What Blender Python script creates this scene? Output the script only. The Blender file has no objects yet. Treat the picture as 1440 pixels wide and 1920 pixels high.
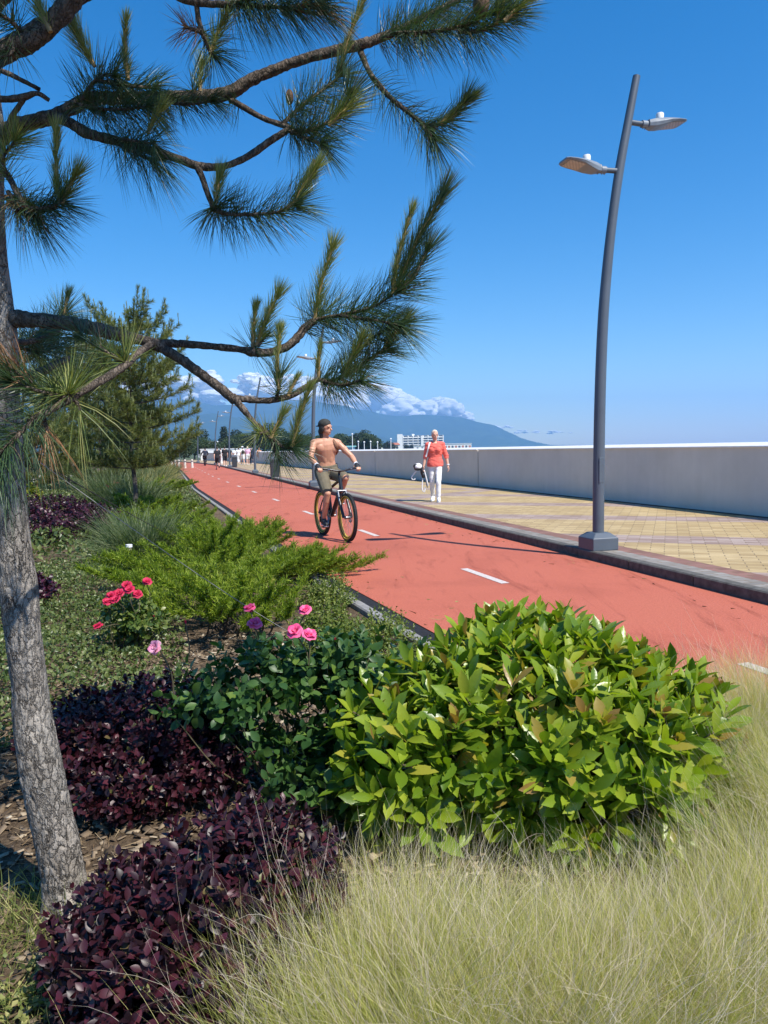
import bpy, bmesh, math, random
import numpy as np
from mathutils import Vector, Matrix, noise as mnoise

SC = bpy.context.scene
COL = SC.collection
R = math.radians
rng = np.random.RandomState(7)
random.seed(7)

# ------------------------------------------------------------------ camera
F, H = 1400.0, 1.35
PITCH, ROLL = math.atan((960 - 842) / F), R(-1.1)
CM = (Matrix.Rotation(math.pi / 2 - PITCH, 3, 'X') @ Matrix.Rotation(ROLL, 3, 'Z'))
cam_d = bpy.data.cameras.new('camera')
cam_d.sensor_fit = 'VERTICAL'
cam_d.sensor_height = 36.0
cam_d.lens = 36.0 * F / 1920
cam_d.clip_start = 0.05
cam_d.clip_end = 40000
cam = bpy.data.objects.new('camera', cam_d)
COL.objects.link(cam)
cam.matrix_world = Matrix.Translation((0, 0, H)) @ CM.to_4x4()
SC.camera = cam


def ray(x, y):
    return CM @ Vector(((x - 720) / F, (960 - y) / F, -1))


def G(x, y, z=0.0):
    """ground point seen at a photo position"""
    d = ray(x, y)
    return Vector((0, 0, H)) + d * ((z - H) / d.z)


def at(x, y, Y):
    """point at distance Y ahead seen at a photo position"""
    d = ray(x, y)
    return Vector((0, 0, H)) + d * (Y / d.y)


# ------------------------------------------------------------------ objects
def tag(o, label=None, cat=None, group=None, kind=None):
    if label: o['label'] = label
    if cat: o['category'] = cat
    if group: o['group'] = group
    if kind: o['kind'] = kind
    return o


def empty(name, loc, rz=0.0, parent=None):
    o = bpy.data.objects.new(name, None)
    o.empty_display_size = 0.1
    COL.objects.link(o)
    o.location = loc
    o.rotation_euler = (0, 0, rz)
    if parent: o.parent = parent
    return o


def link(name, me, mat=None, parent=None, loc=None, rz=0.0, smooth=False):
    if mat is not None:
        if isinstance(mat, (list, tuple)):
            for m in mat: me.materials.append(m)
        else:
            me.materials.append(mat)
    o = bpy.data.objects.new(name, me)
    COL.objects.link(o)
    if parent is not None: o.parent = parent
    if loc is not None: o.location = loc
    if rz: o.rotation_euler = (0, 0, rz)
    if smooth:
        me.polygons.foreach_set('use_smooth', np.ones(len(me.polygons), dtype=bool))
    return o


def copy_tree(o, parent=None):
    c = o.copy()
    COL.objects.link(c)
    c.parent = parent
    for ch in list(o.children):
        copy_tree(ch, c)
    return c


def np_mesh(name, V, faces, fmat=None, smooth=False):
    """V (n,3); faces: list of (m,k) int arrays"""
    me = bpy.data.meshes.new(name)
    V = np.asarray(V, dtype=np.float32)
    me.vertices.add(len(V))
    me.vertices.foreach_set('co', V.ravel())
    if not isinstance(faces, list): faces = [faces]
    faces = [f for f in faces if len(f)]
    loops = np.concatenate([np.asarray(f).ravel() for f in faces]).astype(np.int32)
    tot = np.concatenate([np.full(len(f), np.asarray(f).shape[1]) for f in faces]).astype(np.int32)
    st = np.concatenate([[0], np.cumsum(tot)[:-1]]).astype(np.int32)
    me.loops.add(len(loops))
    me.loops.foreach_set('vertex_index', loops)
    me.polygons.add(len(tot))
    me.polygons.foreach_set('loop_start', st)
    me.polygons.foreach_set('loop_total', tot)
    if fmat is not None: me.polygons.foreach_set('material_index', np.asarray(fmat, dtype=np.int32))
    if smooth: me.polygons.foreach_set('use_smooth', np.ones(len(tot), dtype=bool))
    me.update(calc_edges=True)
    me.validate()
    return me


class MB:
    """collects simple solids; build() links them as ONE mesh object"""
    def __init__(s):
        s.v, s.f = [], []

    def add(s, vs, fs):
        o = len(s.v)
        s.v += [tuple(v) for v in vs]
        s.f += [tuple(i + o for i in f) for f in fs]

    def box(s, c, size, rz=0.0, M=None, bev=0.0):
        x, y, z = [k / 2 for k in size]
        b = bev
        if b <= 0:
            vs = [(i * x, j * y, k * z) for i in (-1, 1) for j in (-1, 1) for k in (-1, 1)]
            fs = [(0, 1, 3, 2), (4, 6, 7, 5), (0, 4, 5, 1), (2, 3, 7, 6), (0, 2, 6, 4), (1, 5, 7, 3)]
        else:
            bm = bmesh.new()
            bmesh.ops.create_cube(bm, size=1)
            for v in bm.verts: v.co = Vector((v.co.x * 2 * x, v.co.y * 2 * y, v.co.z * 2 * z))
            bmesh.ops.bevel(bm, geom=bm.edges[:] , offset=b, segments=2, affect='EDGES', profile=0.5)
            bm.verts.index_update()
            vs = [v.co.copy() for v in bm.verts]
            fs = [tuple(v.index for v in f.verts) for f in bm.faces]
            bm.free()
        Q = M if M is not None else Matrix.Rotation(rz, 3, 'Z')
        s.add([Q @ Vector(v) + Vector(c) for v in vs], fs)

    def tube(s, pts, rad, n=10, cap=True, side=None):
        """tube along a polyline; rad scalar / list / list of (ra, rb) with side vector for ra"""
        P = [Vector(p) for p in pts]
        if not isinstance(rad, (list, tuple)): rad = [rad] * len(P)
        rings = []
        U = None
        for i, p in enumerate(P):
            t = (P[min(i + 1, len(P) - 1)] - P[max(i - 1, 0)])
            if t.length < 1e-9: t = Vector((0, 0, 1))
            t.normalize()
            if U is None:
                U = Vector(side) if side is not None else (Vector((0, 0, 1)) if abs(t.z) < .9 else Vector((1, 0, 0)))
            u = (Vector(side) if side is not None else U)
            u = u - t * u.dot(t)
            u.normalize()
            U = u
            w = t.cross(u)
            r = rad[i]
            ra, rb = r if isinstance(r, (list, tuple)) else (r, r)
            rings.append([p + u * (ra * math.cos(a)) + w * (rb * math.sin(a)) for a in [2 * math.pi * k / n for k in range(n)]])
        vs = [v for r_ in rings for v in r_]
        fs = []
        for i in range(len(P) - 1):
            for k in range(n):
                a, b = i * n + k, i * n + (k + 1) % n
                fs.append((a, b, b + n, a + n))
        if cap:
            fs.append(tuple(range(n - 1, -1, -1)))
            fs.append(tuple((len(P) - 1) * n + k for k in range(n)))
        s.add(vs, fs)

    def cap(s, p0, p1, r0, r1, n=12):
        """tapered capsule"""
        p0, p1 = Vector(p0), Vector(p1)
        d = (p1 - p0)
        L = d.length
        d = d / L if L > 1e-9 else Vector((0, 0, 1))
        pts, rs = [], []
        for a in (-80, -50, -20): pts.append(p0 + d * (r0 * math.sin(R(a)))); rs.append(r0 * math.cos(R(a)))
        pts.append(p0); rs.append(r0)
        pts.append(p1); rs.append(r1)
        for a in (20, 50, 80): pts.append(p1 + d * (r1 * math.sin(R(a)))); rs.append(r1 * math.cos(R(a)))
        s.tube(pts, rs, n)

    def ell(s, c, rad, M=None, nu=16, nv=10):
        c = Vector(c)
        Q = M if M is not None else Matrix.Identity(3)
        vs, fs = [], []
        for j in range(1, nv):
            t = math.pi * j / nv
            for i in range(nu):
                p = 2 * math.pi * i / nu
                vs.append(c + Q @ Vector((rad[0] * math.sin(t) * math.cos(p), rad[1] * math.sin(t) * math.sin(p), rad[2] * math.cos(t))))
        top, bot = len(vs), len(vs) + 1
        vs += [c + Q @ Vector((0, 0, rad[2])), c - Q @ Vector((0, 0, rad[2]))]
        for j in range(nv - 2):
            for i in range(nu):
                a, b = j * nu + i, j * nu + (i + 1) % nu
                fs.append((a, a + nu, b + nu, b))
        for i in range(nu):
            fs.append((top, i, (i + 1) % nu))
            fs.append((bot, (nv - 2) * nu + (i + 1) % nu, (nv - 2) * nu + i))
        s.add(vs, fs)

    def lathe(s, c, prof, n=20, M=None):
        """prof: list of (r, z)"""
        c = Vector(c)
        Q = M if M is not None else Matrix.Identity(3)
        vs = [c + Q @ Vector((r * math.cos(2 * math.pi * k / n), r * math.sin(2 * math.pi * k / n), z)) for r, z in prof for k in range(n)]
        fs = []
        for i in range(len(prof) - 1):
            for k in range(n):
                a, b = i * n + k, i * n + (k + 1) % n
                fs.append((a, b, b + n, a + n))
        fs.append(tuple(range(n - 1, -1, -1)))
        fs.append(tuple((len(prof) - 1) * n + k for k in range(n)))
        s.add(vs, fs)

    def torus(s, c, R0, r, M=None, n=40, m=10, sx=1.0):
        c = Vector(c)
        Q = M if M is not None else Matrix.Identity(3)
        vs, fs = [], []
        for i in range(n):
            a = 2 * math.pi * i / n
            for j in range(m):
                b = 2 * math.pi * j / m
                rr = R0 + r * math.cos(b)
                vs.append(c + Q @ Vector((rr * math.cos(a), rr * math.sin(a), r * sx * math.sin(b))))
        for i in range(n):
            for j in range(m):
                fs.append((i * m + j, ((i + 1) % n) * m + j, ((i + 1) % n) * m + (j + 1) % m, i * m + (j + 1) % m))
        s.add(vs, fs)

    def mesh(s, name='mesh'):
        me = bpy.data.meshes.new(name)
        me.from_pydata([tuple(v) for v in s.v], [], s.f)
        me.update()
        return me

    def build(s, name, mat, parent=None, smooth=False, loc=None, rz=0.0):
        o = link(name, s.mesh(name), mat, parent, loc, rz)
        if smooth: shade(o)
        return o


def shade(o, ang=40):
    me = o.data
    me.polygons.foreach_set('use_smooth', np.ones(len(me.polygons), dtype=bool))
    try:
        me.set_sharp_from_angle(angle=R(ang))
    except Exception:
        pass


def remesh_obj(name, mb, voxel, mat, parent=None, smooth=4):
    """melts overlapping solids into one continuous surface"""
    tmp = bpy.data.objects.new('tmp', mb.mesh('tmp'))
    COL.objects.link(tmp)
    m = tmp.modifiers.new('r', 'REMESH')
    m.mode = 'VOXEL'
    m.voxel_size = voxel
    if smooth:
        q = tmp.modifiers.new('s', 'SMOOTH')
        q.factor = 0.5
        q.iterations = smooth
    dg = bpy.context.evaluated_depsgraph_get()
    me = bpy.data.meshes.new_from_object(tmp.evaluated_get(dg))
    bpy.data.objects.remove(tmp)
    me.materials.clear()
    return link(name, me, mat, parent, smooth=True)


# ------------------------------------------------------------------ materials
def new_mat(name):
    m = bpy.data.materials.new(name)
    m.use_nodes = True
    nt = m.node_tree
    b = nt.nodes['Principled BSDF']
    return m, nt, b, nt.nodes['Material Output']


def nd(nt, typ, **kw):
    n = nt.nodes.new(typ)
    for k, v in kw.items():
        if k in n.inputs: n.inputs[k].default_value = v
        else: setattr(n, k, v)
    return n


def ramp(nt, fac, stops, interp='LINEAR'):
    n = nt.nodes.new('ShaderNodeValToRGB')
    cr = n.color_ramp
    cr.interpolation = interp
    while len(cr.elements) < len(stops): cr.elements.new(0.5)
    for e, (p, c) in zip(cr.elements, stops):
        e.position = p
        e.color = (*c, 1) if len(c) == 3 else c
    nt.links.new(fac, n.inputs[0])
    return n


def plain(name, col, rough=0.6, metal=0.0, var=0.12, scale=6.0, bump=0.0, spec=0.5):
    """a paint / cloth / metal with slight uneven tone"""
    m, nt, b, out = new_mat(name)
    tc = nd(nt, 'ShaderNodeTexCoord')
    nz = nd(nt, 'ShaderNodeTexNoise', Scale=scale, Detail=5.0, Roughness=0.6)
    nt.links.new(tc.outputs['Object'], nz.inputs['Vector'])
    lo = [max(0, c * (1 - var)) for c in col]
    hi = [min(1, c * (1 + var)) for c in col]
    rp = ramp(nt, nz.outputs['Fac'], [(0.3, lo), (0.7, hi)])
    nt.links.new(rp.outputs[0], b.inputs['Base Color'])
    b.inputs['Roughness'].default_value = rough
    b.inputs['Metallic'].default_value = metal
    b.inputs['Specular IOR Level'].default_value = spec
    if bump:
        bp = nd(nt, 'ShaderNodeBump', Strength=bump, Distance=0.01)
        nt.links.new(nz.outputs['Fac'], bp.inputs['Height'])
        nt.links.new(bp.outputs[0], b.inputs['Normal'])
    return m


def leaf_mat(name, stops, trans=0.3, rough=0.45, spec=0.5, tcol=None, bump=False):
    """leaf colours picked per leaf (per mesh island) with light passing through"""
    m, nt, b, out = new_mat(name)
    g = nd(nt, 'ShaderNodeNewGeometry')
    rp = ramp(nt, g.outputs['Random Per Island'], stops)
    nt.links.new(rp.outputs[0], b.inputs['Base Color'])
    b.inputs['Roughness'].default_value = rough
    b.inputs['Specular IOR Level'].default_value = spec
    if bump:
        tc = nd(nt, 'ShaderNodeTexCoord')
        nz = nd(nt, 'ShaderNodeTexNoise', Scale=70.0, Detail=2.0)
        nt.links.new(tc.outputs['Object'], nz.inputs['Vector'])
        bp = nd(nt, 'ShaderNodeBump', Strength=0.10, Distance=0.01)
        nt.links.new(nz.outputs['Fac'], bp.inputs['Height'])
        nt.links.new(bp.outputs[0], b.inputs['Normal'])
    if trans > 0:
        t = nd(nt, 'ShaderNodeBsdfTranslucent')
        mx = nd(nt, 'ShaderNodeMixRGB', blend_type='MULTIPLY')
        mx.inputs[0].default_value = 1.0
        mx.inputs[2].default_value = (*(tcol or (1.3, 1.5, .6)), 1)
        nt.links.new(rp.outputs[0], mx.inputs[1])
        nt.links.new(mx.outputs[0], t.inputs['Color'])
        ms = nd(nt, 'ShaderNodeMixShader')
        ms.inputs[0].default_value = trans
        nt.links.new(b.outputs[0], ms.inputs[1])
        nt.links.new(t.outputs[0], ms.inputs[2])
        nt.links.new(ms.outputs[0], out.inputs[0])
    return m


# ------------------------------------------------------------------ leaves
def unit(a):
    return a / np.maximum(np.linalg.norm(a, axis=-1, keepdims=True), 1e-9)


def inst(tv, tf, pos, T, N, L, W):
    """one leaf template placed many times. tv (k,3): x along, y across, z up"""
    tv = np.asarray(tv, dtype=np.float64)
    T = unit(T)
    B = unit(np.cross(N, T))
    N2 = np.cross(T, B)
    n, k = len(pos), len(tv)
    V = (pos[:, None, :] + (L[:, None] * tv[None, :, 0])[..., None] * T[:, None, :]
         + (W[:, None] * tv[None, :, 1])[..., None] * B[:, None, :]
         + (L[:, None] * tv[None, :, 2])[..., None] * N2[:, None, :])
    off = (np.arange(n) * k)[:, None, None]
    faces = [(np.asarray(f)[None] + off).reshape(-1, np.asarray(f).shape[1]) for f in tf]
    return V.reshape(-1, 3), faces


def leaf_template(st, curve=0.25, fold=0.25):
    """st: list of (x, halfwidth) from base to tip; folded along the midrib and bent down"""
    V, quads, tris = [], [], []
    for x, w in st:
        z = -curve * x * x
        V += [(x, -w, z + fold * w), (x, 0, z), (x, w, z + fold * w)]
    for i in range(len(st) - 1):
        a = i * 3
        quads += [(a, a + 3, a + 4, a + 1), (a + 1, a + 4, a + 5, a + 2)]
    return V, [np.array(quads)]


LAUREL = leaf_template([(0, .015), (.1, .07), (.22, .24), (.32, .3), (.36, .375), (.46, .4), (.5, .45), (.6, .43), (.64, .455), (.74, .37), (.78, .38), (.88, .2), (1, .01)], .13, .11)
OVAL = leaf_template([(0, .03), (.12, .2), (.3, .37), (.5, .43), (.7, .37), (.88, .19), (1, .01)], .2, .16)
SMALL = leaf_template([(0, .05), (.5, .45), (1, .05)], .15, .3)


def rand_dirs(n, r=rng):
    return unit(r.normal(size=(n, 3)))


def tangent_frame(D, r=rng):
    a = unit(np.cross(D, unit(r.normal(size=D.shape))))
    return a, np.cross(D, a)


def shoots_to_leaves(P, D, per, L, W, spread, r, back=0.12, Lvar=.3):
    """leaves around shoot tips P pointing along D"""
    n = len(P)
    A, B = tangent_frame(D, r)
    idx = np.repeat(np.arange(n), per)
    k = np.tile(np.arange(per), n)
    ang = k * 2.4 + np.repeat(r.rand(n) * 6.28, per) + r.normal(size=n * per) * .25
    f = k / max(per - 1, 1)
    tilt = spread[0] + (spread[1] - spread[0]) * f + r.normal(size=n * per) * .18
    rad = A[idx] * np.cos(ang)[:, None] + B[idx] * np.sin(ang)[:, None]
    T = D[idx] * np.cos(tilt)[:, None] + rad * np.sin(tilt)[:, None]
    N = D[idx] * np.sin(tilt)[:, None] - rad * np.cos(tilt)[:, None]
    N = unit(N + r.normal(size=N.shape) * .22)
    pos = P[idx] - D[idx] * (back * (1 - f))[:, None]
    ll = L * (1 - Lvar * f) * (0.75 + .5 * r.rand(n * per))
    return pos, T, N, ll, ll * (W / L)


def lobes_points(lobes, n, r, shell=0.35, zmin=0.0):
    """random points in a union of ellipsoids, biased to the outside. returns P, outward D"""
    lobes = np.array(lobes, dtype=float)
    w = lobes[:, 3] * lobes[:, 4] + lobes[:, 3] * lobes[:, 5] + lobes[:, 4] * lobes[:, 5]
    out_p, out_d = [], []
    while sum(map(len, out_p)) < n:
        m = n * 2
        i = r.choice(len(lobes), m, p=w / w.sum())
        d = rand_dirs(m, r)
        rad = 1 - shell * r.rand(m) ** 1.5
        P = lobes[i, :3] + d * lobes[i, 3:6] * rad[:, None]
        Dn = unit(d / lobes[i, 3:6])
        ok = P[:, 2] > zmin
        for j in range(len(lobes)):
            q = (P - lobes[j, :3]) / lobes[j, 3:6]
            ok &= (i == j) | ((q ** 2).sum(1) > (1 - shell) ** 2)
        out_p.append(P[ok]); out_d.append(Dn[ok])
    return np.concatenate(out_p)[:n], np.concatenate(out_d)[:n]


def ribbons(P0, D0, L, w0, bend, r, seg=3, gravity=None, taper=True):
    """thin blades: P0 base, D0 direction, bend = end displacement vector (n,3) times t^2"""
    n = len(P0)
    w0 = np.broadcast_to(np.asarray(w0, dtype=float), (n,))
    S = unit(np.cross(D0, unit(r.normal(size=D0.shape))))
    V = np.zeros((n, 2 * seg + 1, 3))
    for s in range(seg):
        t = s / seg
        C = P0 + D0 * (L * t)[:, None] + bend * (t * t)
        w = w0 * (1 - (t * .6 if taper else 0))
        V[:, 2 * s] = C - S * (w * .5)[:, None]
        V[:, 2 * s + 1] = C + S * (w * .5)[:, None]
    V[:, 2 * seg] = P0 + D0 * L[:, None] + bend
    off = (np.arange(n) * (2 * seg + 1))[:, None, None]
    q = np.array([(2 * s, 2 * s + 1, 2 * s + 3, 2 * s + 2) for s in range(seg - 1)]).reshape(-1, 4)
    t3 = np.array([(2 * seg - 2, 2 * seg - 1, 2 * seg)])
    return V.reshape(-1, 3), [(q[None] + off).reshape(-1, 4), (t3[None] + off).reshape(-1, 3)]


class NB:
    """collects numpy pieces into one mesh"""
    def __init__(s):
        s.V, s.q, s.t, s.n = [], [], [], 0

    def add(s, V, faces):
        for f in faces:
            f = np.asarray(f) + s.n
            (s.q if f.shape[1] == 4 else s.t).append(f)
        s.V.append(V)
        s.n += len(V)

    def build(s, name, mat, parent=None, smooth=False, loc=None):
        fs = [np.concatenate(x) for x in (s.q, s.t) if x]
        return link(name, np_mesh(name, np.concatenate(s.V), fs, smooth=smooth), mat, parent, loc)


def polyline(pts, step):
    """Catmull-Rom resample of (x,y,z[,r]) rows"""
    P = np.array(pts, dtype=float)
    P = np.vstack([2 * P[0] - P[1], P, 2 * P[-1] - P[-2]])
    out = []
    for i in range(1, len(P) - 2):
        d = np.linalg.norm(P[i + 1, :3] - P[i, :3])
        k = max(1, int(round(d / step)))
        for s in range(k):
            t = s / k
            a, b, c, e = P[i - 1], P[i], P[i + 1], P[i + 2]
            out.append(.5 * ((2 * b) + (-a + c) * t + (2 * a - 5 * b + 4 * c - e) * t * t + (-a + 3 * b - 3 * c + e) * t ** 3))
    out.append(P[-2])
    return np.array(out)
# ------------------------------------------------------------------ light and sky
SUN_AZ = math.atan2(.72, -.70)          # clockwise from +Y
SUN_EL = R(54)
sv = Vector((math.sin(SUN_AZ) * math.cos(SUN_EL), math.cos(SUN_AZ) * math.cos(SUN_EL), math.sin(SUN_EL)))
sd = bpy.data.lights.new('sun', 'SUN')
sd.energy = 5.0
sd.angle = R(0.5)
sd.color = (1.0, .95, .87)
so = bpy.data.objects.new('sun', sd)
COL.objects.link(so)
so.location = sv * 50
so.rotation_euler = (-sv).to_track_quat('-Z', 'Y').to_euler()

wd = bpy.data.worlds.new('World')
SC.world = wd
wd.use_nodes = True
wn = wd.node_tree
sky = wn.nodes.new('ShaderNodeTexSky')
sky.sky_type = 'NISHITA'
sky.sun_disc = False
sky.sun_elevation = SUN_EL
sky.sun_rotation = SUN_AZ
sky.altitude = 0
sky.air_density = 1.0
sky.dust_density = 0.3
sky.ozone_density = 4.0
hs = wn.nodes.new('ShaderNodeHueSaturation')
hs.inputs['Saturation'].default_value = 1.42
wn.links.new(sky.outputs[0], hs.inputs['Color'])
bg = wn.nodes['Background']
bg.inputs[1].default_value = 0.118
wn.links.new(hs.outputs[0], bg.inputs[0])
SC.view_settings.view_transform = 'Standard'
SC.view_settings.look = 'None'
SC.view_settings.exposure = 0.54
SC.view_settings.gamma = 1.0
SC.cycles.max_bounces = 8
SC.cycles.transparent_max_bounces = 16
SC.cycles.volume_bounces = 2

# ------------------------------------------------------------------ ground plan
def xr(y):                               # right kerb line of the cycle path
    if y < 66: return 4.93 - .287 * y
    return 4.93 - .287 * 66 - .287 * (y - 66) - .0016 * (y - 66) ** 2


LP = np.array([(-12, 6.9), (-6, 4.6), (0, 2.34), (5.33, .37), (6.38, -.02), (8.52, -.81), (11.62, -1.75), (17.6, -3.62),
               (28.6, -7.13), (40, -10.4), (52.8, -14.1), (66, -18.0), (90, -27), (130, -44)])


def xl(y):
    return float(np.interp(y, LP[:, 0], LP[:, 1]))


T2 = Vector((-.2759, .9612, 0))          # direction of the promenade
P2 = Vector((.9612, .2759, 0))
YS = list(np.concatenate([np.arange(-8, 30, 1.0), np.arange(30, 131, 2.5)]))


def offs(fn, y, d):
    """point d metres to the right of the line fn at y"""
    e = .5
    t = Vector((fn(y + e) - fn(y - e), 2 * e, 0)).normalized()
    return Vector((fn(y), y, 0)) + Vector((t.y, -t.x, 0)) * d


def strip(name, fa, fb, z, mat, n=1, kind='structure', za=None, cols=None):
    """sheet between two families of points, with metric UVs (across, along)"""
    V, Q, UV = [], [], []
    rows = []
    s = 0
    prev = None
    for y in YS:
        a, b = fa(y), fb(y)
        if prev is not None: s += (a - prev).length
        prev = a
        rows.append([(a.lerp(b, k / n), k / n * (b - a).length, s) for k in range(n + 1)])
    for r_ in rows:
        for p, u, v in r_:
            V.append((p.x, p.y, z)); UV.append((u, v))
    for i in range(len(rows) - 1):
        for k in range(n):
            a = i * (n + 1) + k
            Q.append((a, a + 1, a + n + 2, a + n + 1))
    me = bpy.data.meshes.new(name)
    me.from_pydata(V, [], Q)
    uv = me.uv_layers.new(name='m')
    for l in me.loops: uv.data[l.index].uv = UV[l.vertex_index]
    o = link(name, me, mat)
    return tag(o, kind=kind)


# --- red rubber path
m_path, nt, b, out = new_mat('red_rubber')
tc = nd(nt, 'ShaderNodeTexCoord')
n1 = nd(nt, 'ShaderNodeTexNoise', Scale=230.0, Detail=3.0, Roughness=.7)
n2 = nd(nt, 'ShaderNodeTexNoise', Scale=.55, Detail=6.0, Roughness=.65, Distortion=.6)
n3 = nd(nt, 'ShaderNodeTexNoise', Scale=62.0, Detail=5.0, Roughness=.85)
mp = nd(nt, 'ShaderNodeMapping')
mp.inputs['Rotation'].default_value = (0, 0, R(16))
mp.inputs['Scale'].default_value = (2.6, .35, 1)
n4 = nd(nt, 'ShaderNodeTexNoise', Scale=1.0, Detail=5.0, Roughness=.7, Distortion=1.5)
for n in (n1, n2, n3): nt.links.new(tc.outputs['Object'], n.inputs['Vector'])
nt.links.new(tc.outputs['Object'], mp.inputs[0]); nt.links.new(mp.outputs[0], n4.inputs['Vector'])
r1 = ramp(nt, n1.outputs[0], [(.3, (.335, .084, .050)), (.5, (.445, .120, .074)), (.72, (.56, .185, .12))])
r2 = ramp(nt, n2.outputs[0], [(.28, (.80, .78, .78)), (.5, (1, 1, 1)), (.7, (1.0, 1.04, 1.04))])
r4 = ramp(nt, n4.outputs[0], [(.30, (.66, .60, .58)), (.44, (1, 1, 1))])
r3 = ramp(nt, n3.outputs[0], [(.36, (.70, .66, .66)), (.5, (1, 1, 1)), (.66, (1.18, 1.22, 1.22))])
mm = None
for r_ in (r2, r3, r4):
    q = nd(nt, 'ShaderNodeMixRGB', blend_type='MULTIPLY')
    q.inputs[0].default_value = 1
    nt.links.new((mm or r1).outputs[0], q.inputs[1]); nt.links.new(r_.outputs[0], q.inputs[2])
    mm = q
nt.links.new(mm.outputs[0], b.inputs['Base Color'])
b.inputs['Roughness'].default_value = .85
b.inputs['Specular IOR Level'].default_value = .25
bp = nd(nt, 'ShaderNodeBump', Strength=.6, Distance=.004)
nt.links.new(n1.outputs[0], bp.inputs['Height']); nt.links.new(bp.outputs[0], b.inputs['Normal'])
strip('cycle_path', lambda y: offs(xl, y, 0), lambda y: offs(xr, y, 0), 0.0, m_path, 4)

m_tar = plain('dark_asphalt', (.022, .022, .025), .9, var=.4, scale=60, bump=.5, spec=.2)
strip('asphalt_edge', lambda y: offs(xl, y, -.13), lambda y: offs(xl, y, 0), -.006, m_tar)


def kerb_profile(name, fn, d0, d1, z0, z1, mat, gap=1.0, ch=.012):
    """row of kerb stones as one long piece with joints cut every metre"""
    mb = MB()
    P = []
    y = -8.0
    while y < 118:
        P.append(y); y += gap if y < 40 else gap * 3
    for i in range(len(P) - 1):
        a0, a1 = P[i] + .006, P[i + 1] - .006
        A0, B0, A1, B1 = offs(fn, a0, d0), offs(fn, a0, d1), offs(fn, a1, d0), offs(fn, a1, d1)
        jz = random.uniform(-.002, .002)
        vs = []
        for (A, B) in ((A0, B0), (A1, B1)):
            u = (B - A).normalized()
            vs += [(A.x, A.y, z0), (A.x, A.y, z1 - ch + jz), (A.x + u.x * ch, A.y + u.y * ch, z1 + jz),
                   (B.x - u.x * ch, B.y - u.y * ch, z1 + jz), (B.x, B.y, z1 - ch + jz), (B.x, B.y, z0)]
        fs = [(k, k + 1, k + 7, k + 6) for k in range(5)] + [(5, 4, 3, 2, 1, 0), (6, 7, 8, 9, 10, 11)]
        mb.add(vs, fs)
    return tag(mb.build(name, mat), kind='structure')


m_kerb = plain('kerb_concrete', (.10, .094, .083), .85, var=.35, scale=14, bump=.5, spec=.3)
m_kerb2 = plain('pale_kerb', (.25, .24, .225), .8, var=.3, scale=14, bump=.4, spec=.3)
kerb_profile('kerb', xr, 0.0, .13, -.05, .105, m_kerb)
kerb_profile('edging_kerb', xl, -.228, -.132, -.2, .012, m_kerb2)

# --- paved promenade: grey border row, brown row, then yellow blocks with grey bands
m_pav, nt, b, out = new_mat('promenade_blocks')
uv = nd(nt, 'ShaderNodeUVMap', uv_map='m')
mp = nd(nt, 'ShaderNodeMapping')
mp.inputs['Rotation'].default_value = (0, 0, R(37))
nt.links.new(uv.outputs[0], mp.inputs[0])
nzw = nd(nt, 'ShaderNodeTexNoise', Scale=3.0, Detail=2.0)
br = nd(nt, 'ShaderNodeTexBrick', Scale=1.0)
br.inputs['Brick Width'].default_value = .315
br.inputs['Row Height'].default_value = .105
br.inputs['Mortar Size'].default_value = .006
br.inputs['Mortar Smooth'].default_value = .3
br.inputs['Color1'].default_value = (0, 0, 0, 1); br.inputs['Color2'].default_value = (1, 1, 1, 1)
br.inputs['Mortar'].default_value = (.5, .5, .5, 1)
nt.links.new(mp.outputs[0], br.inputs['Vector'])
br2 = nd(nt, 'ShaderNodeTexBrick', Scale=1.0)
br2.offset = .5
br2.inputs['Brick Width'].default_value = .21
br2.inputs['Row Height'].default_value = .105
br2.inputs['Mortar Size'].default_value = .006
br2.inputs['Color1'].default_value = (0, 0, 0, 1); br2.inputs['Color2'].default_value = (1, 1, 1, 1)
nt.links.new(uv.outputs[0], br2.inputs['Vector'])
sep = nd(nt, 'ShaderNodeSeparateXYZ')
nt.links.new(uv.outputs[0], sep.inputs[0])


def mth(nt, op, a, b_=None, c=None):
    n = nt.nodes.new('ShaderNodeMath')
    n.operation = op
    for i, v in enumerate((a, b_, c)):
        if v is None: continue
        if isinstance(v, (int, float)): n.inputs[i].default_value = v
        else: nt.links.new(v, n.inputs[i])
    return n.outputs[0]


def band(k, off, per, wid):
    s = mth(nt, 'MULTIPLY_ADD', sep.outputs[0], k, sep.outputs[1])
    s = mth(nt, 'ADD', s, off)
    s = mth(nt, 'DIVIDE', s, per)
    s = mth(nt, 'FRACT', s)
    return mth(nt, 'LESS_THAN', s, wid / per)


bands = mth(nt, 'MAXIMUM', band(.75, 3.2, 3.62, 1.02), band(-.75, 2.6, 14.5, .8))
yel = ramp(nt, br.outputs['Color'], [(0, (.36, .26, .125)), (.5, (.43, .32, .16)), (1, (.51, .39, .21))])
gry = ramp(nt, br.outputs['Color'], [(0, (.26, .185, .155)), (.5, (.33, .245, .21)), (1, (.41, .33, .29))])
mixb = nd(nt, 'ShaderNodeMixRGB')
nt.links.new(bands, mixb.inputs[0]); nt.links.new(yel.outputs[0], mixb.inputs[1]); nt.links.new(gry.outputs[0], mixb.inputs[2])
edge1 = ramp(nt, br2.outputs['Color'], [(0, (.20, .185, .165)), (1, (.29, .27, .245))])
edge2 = ramp(nt, br2.outputs['Color'], [(0, (.19, .095, .075)), (1, (.27, .14, .115))])
mixe = nd(nt, 'ShaderNodeMixRGB')
nt.links.new(mth(nt, 'GREATER_THAN', sep.outputs[0], .22), mixe.inputs[0])
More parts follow.
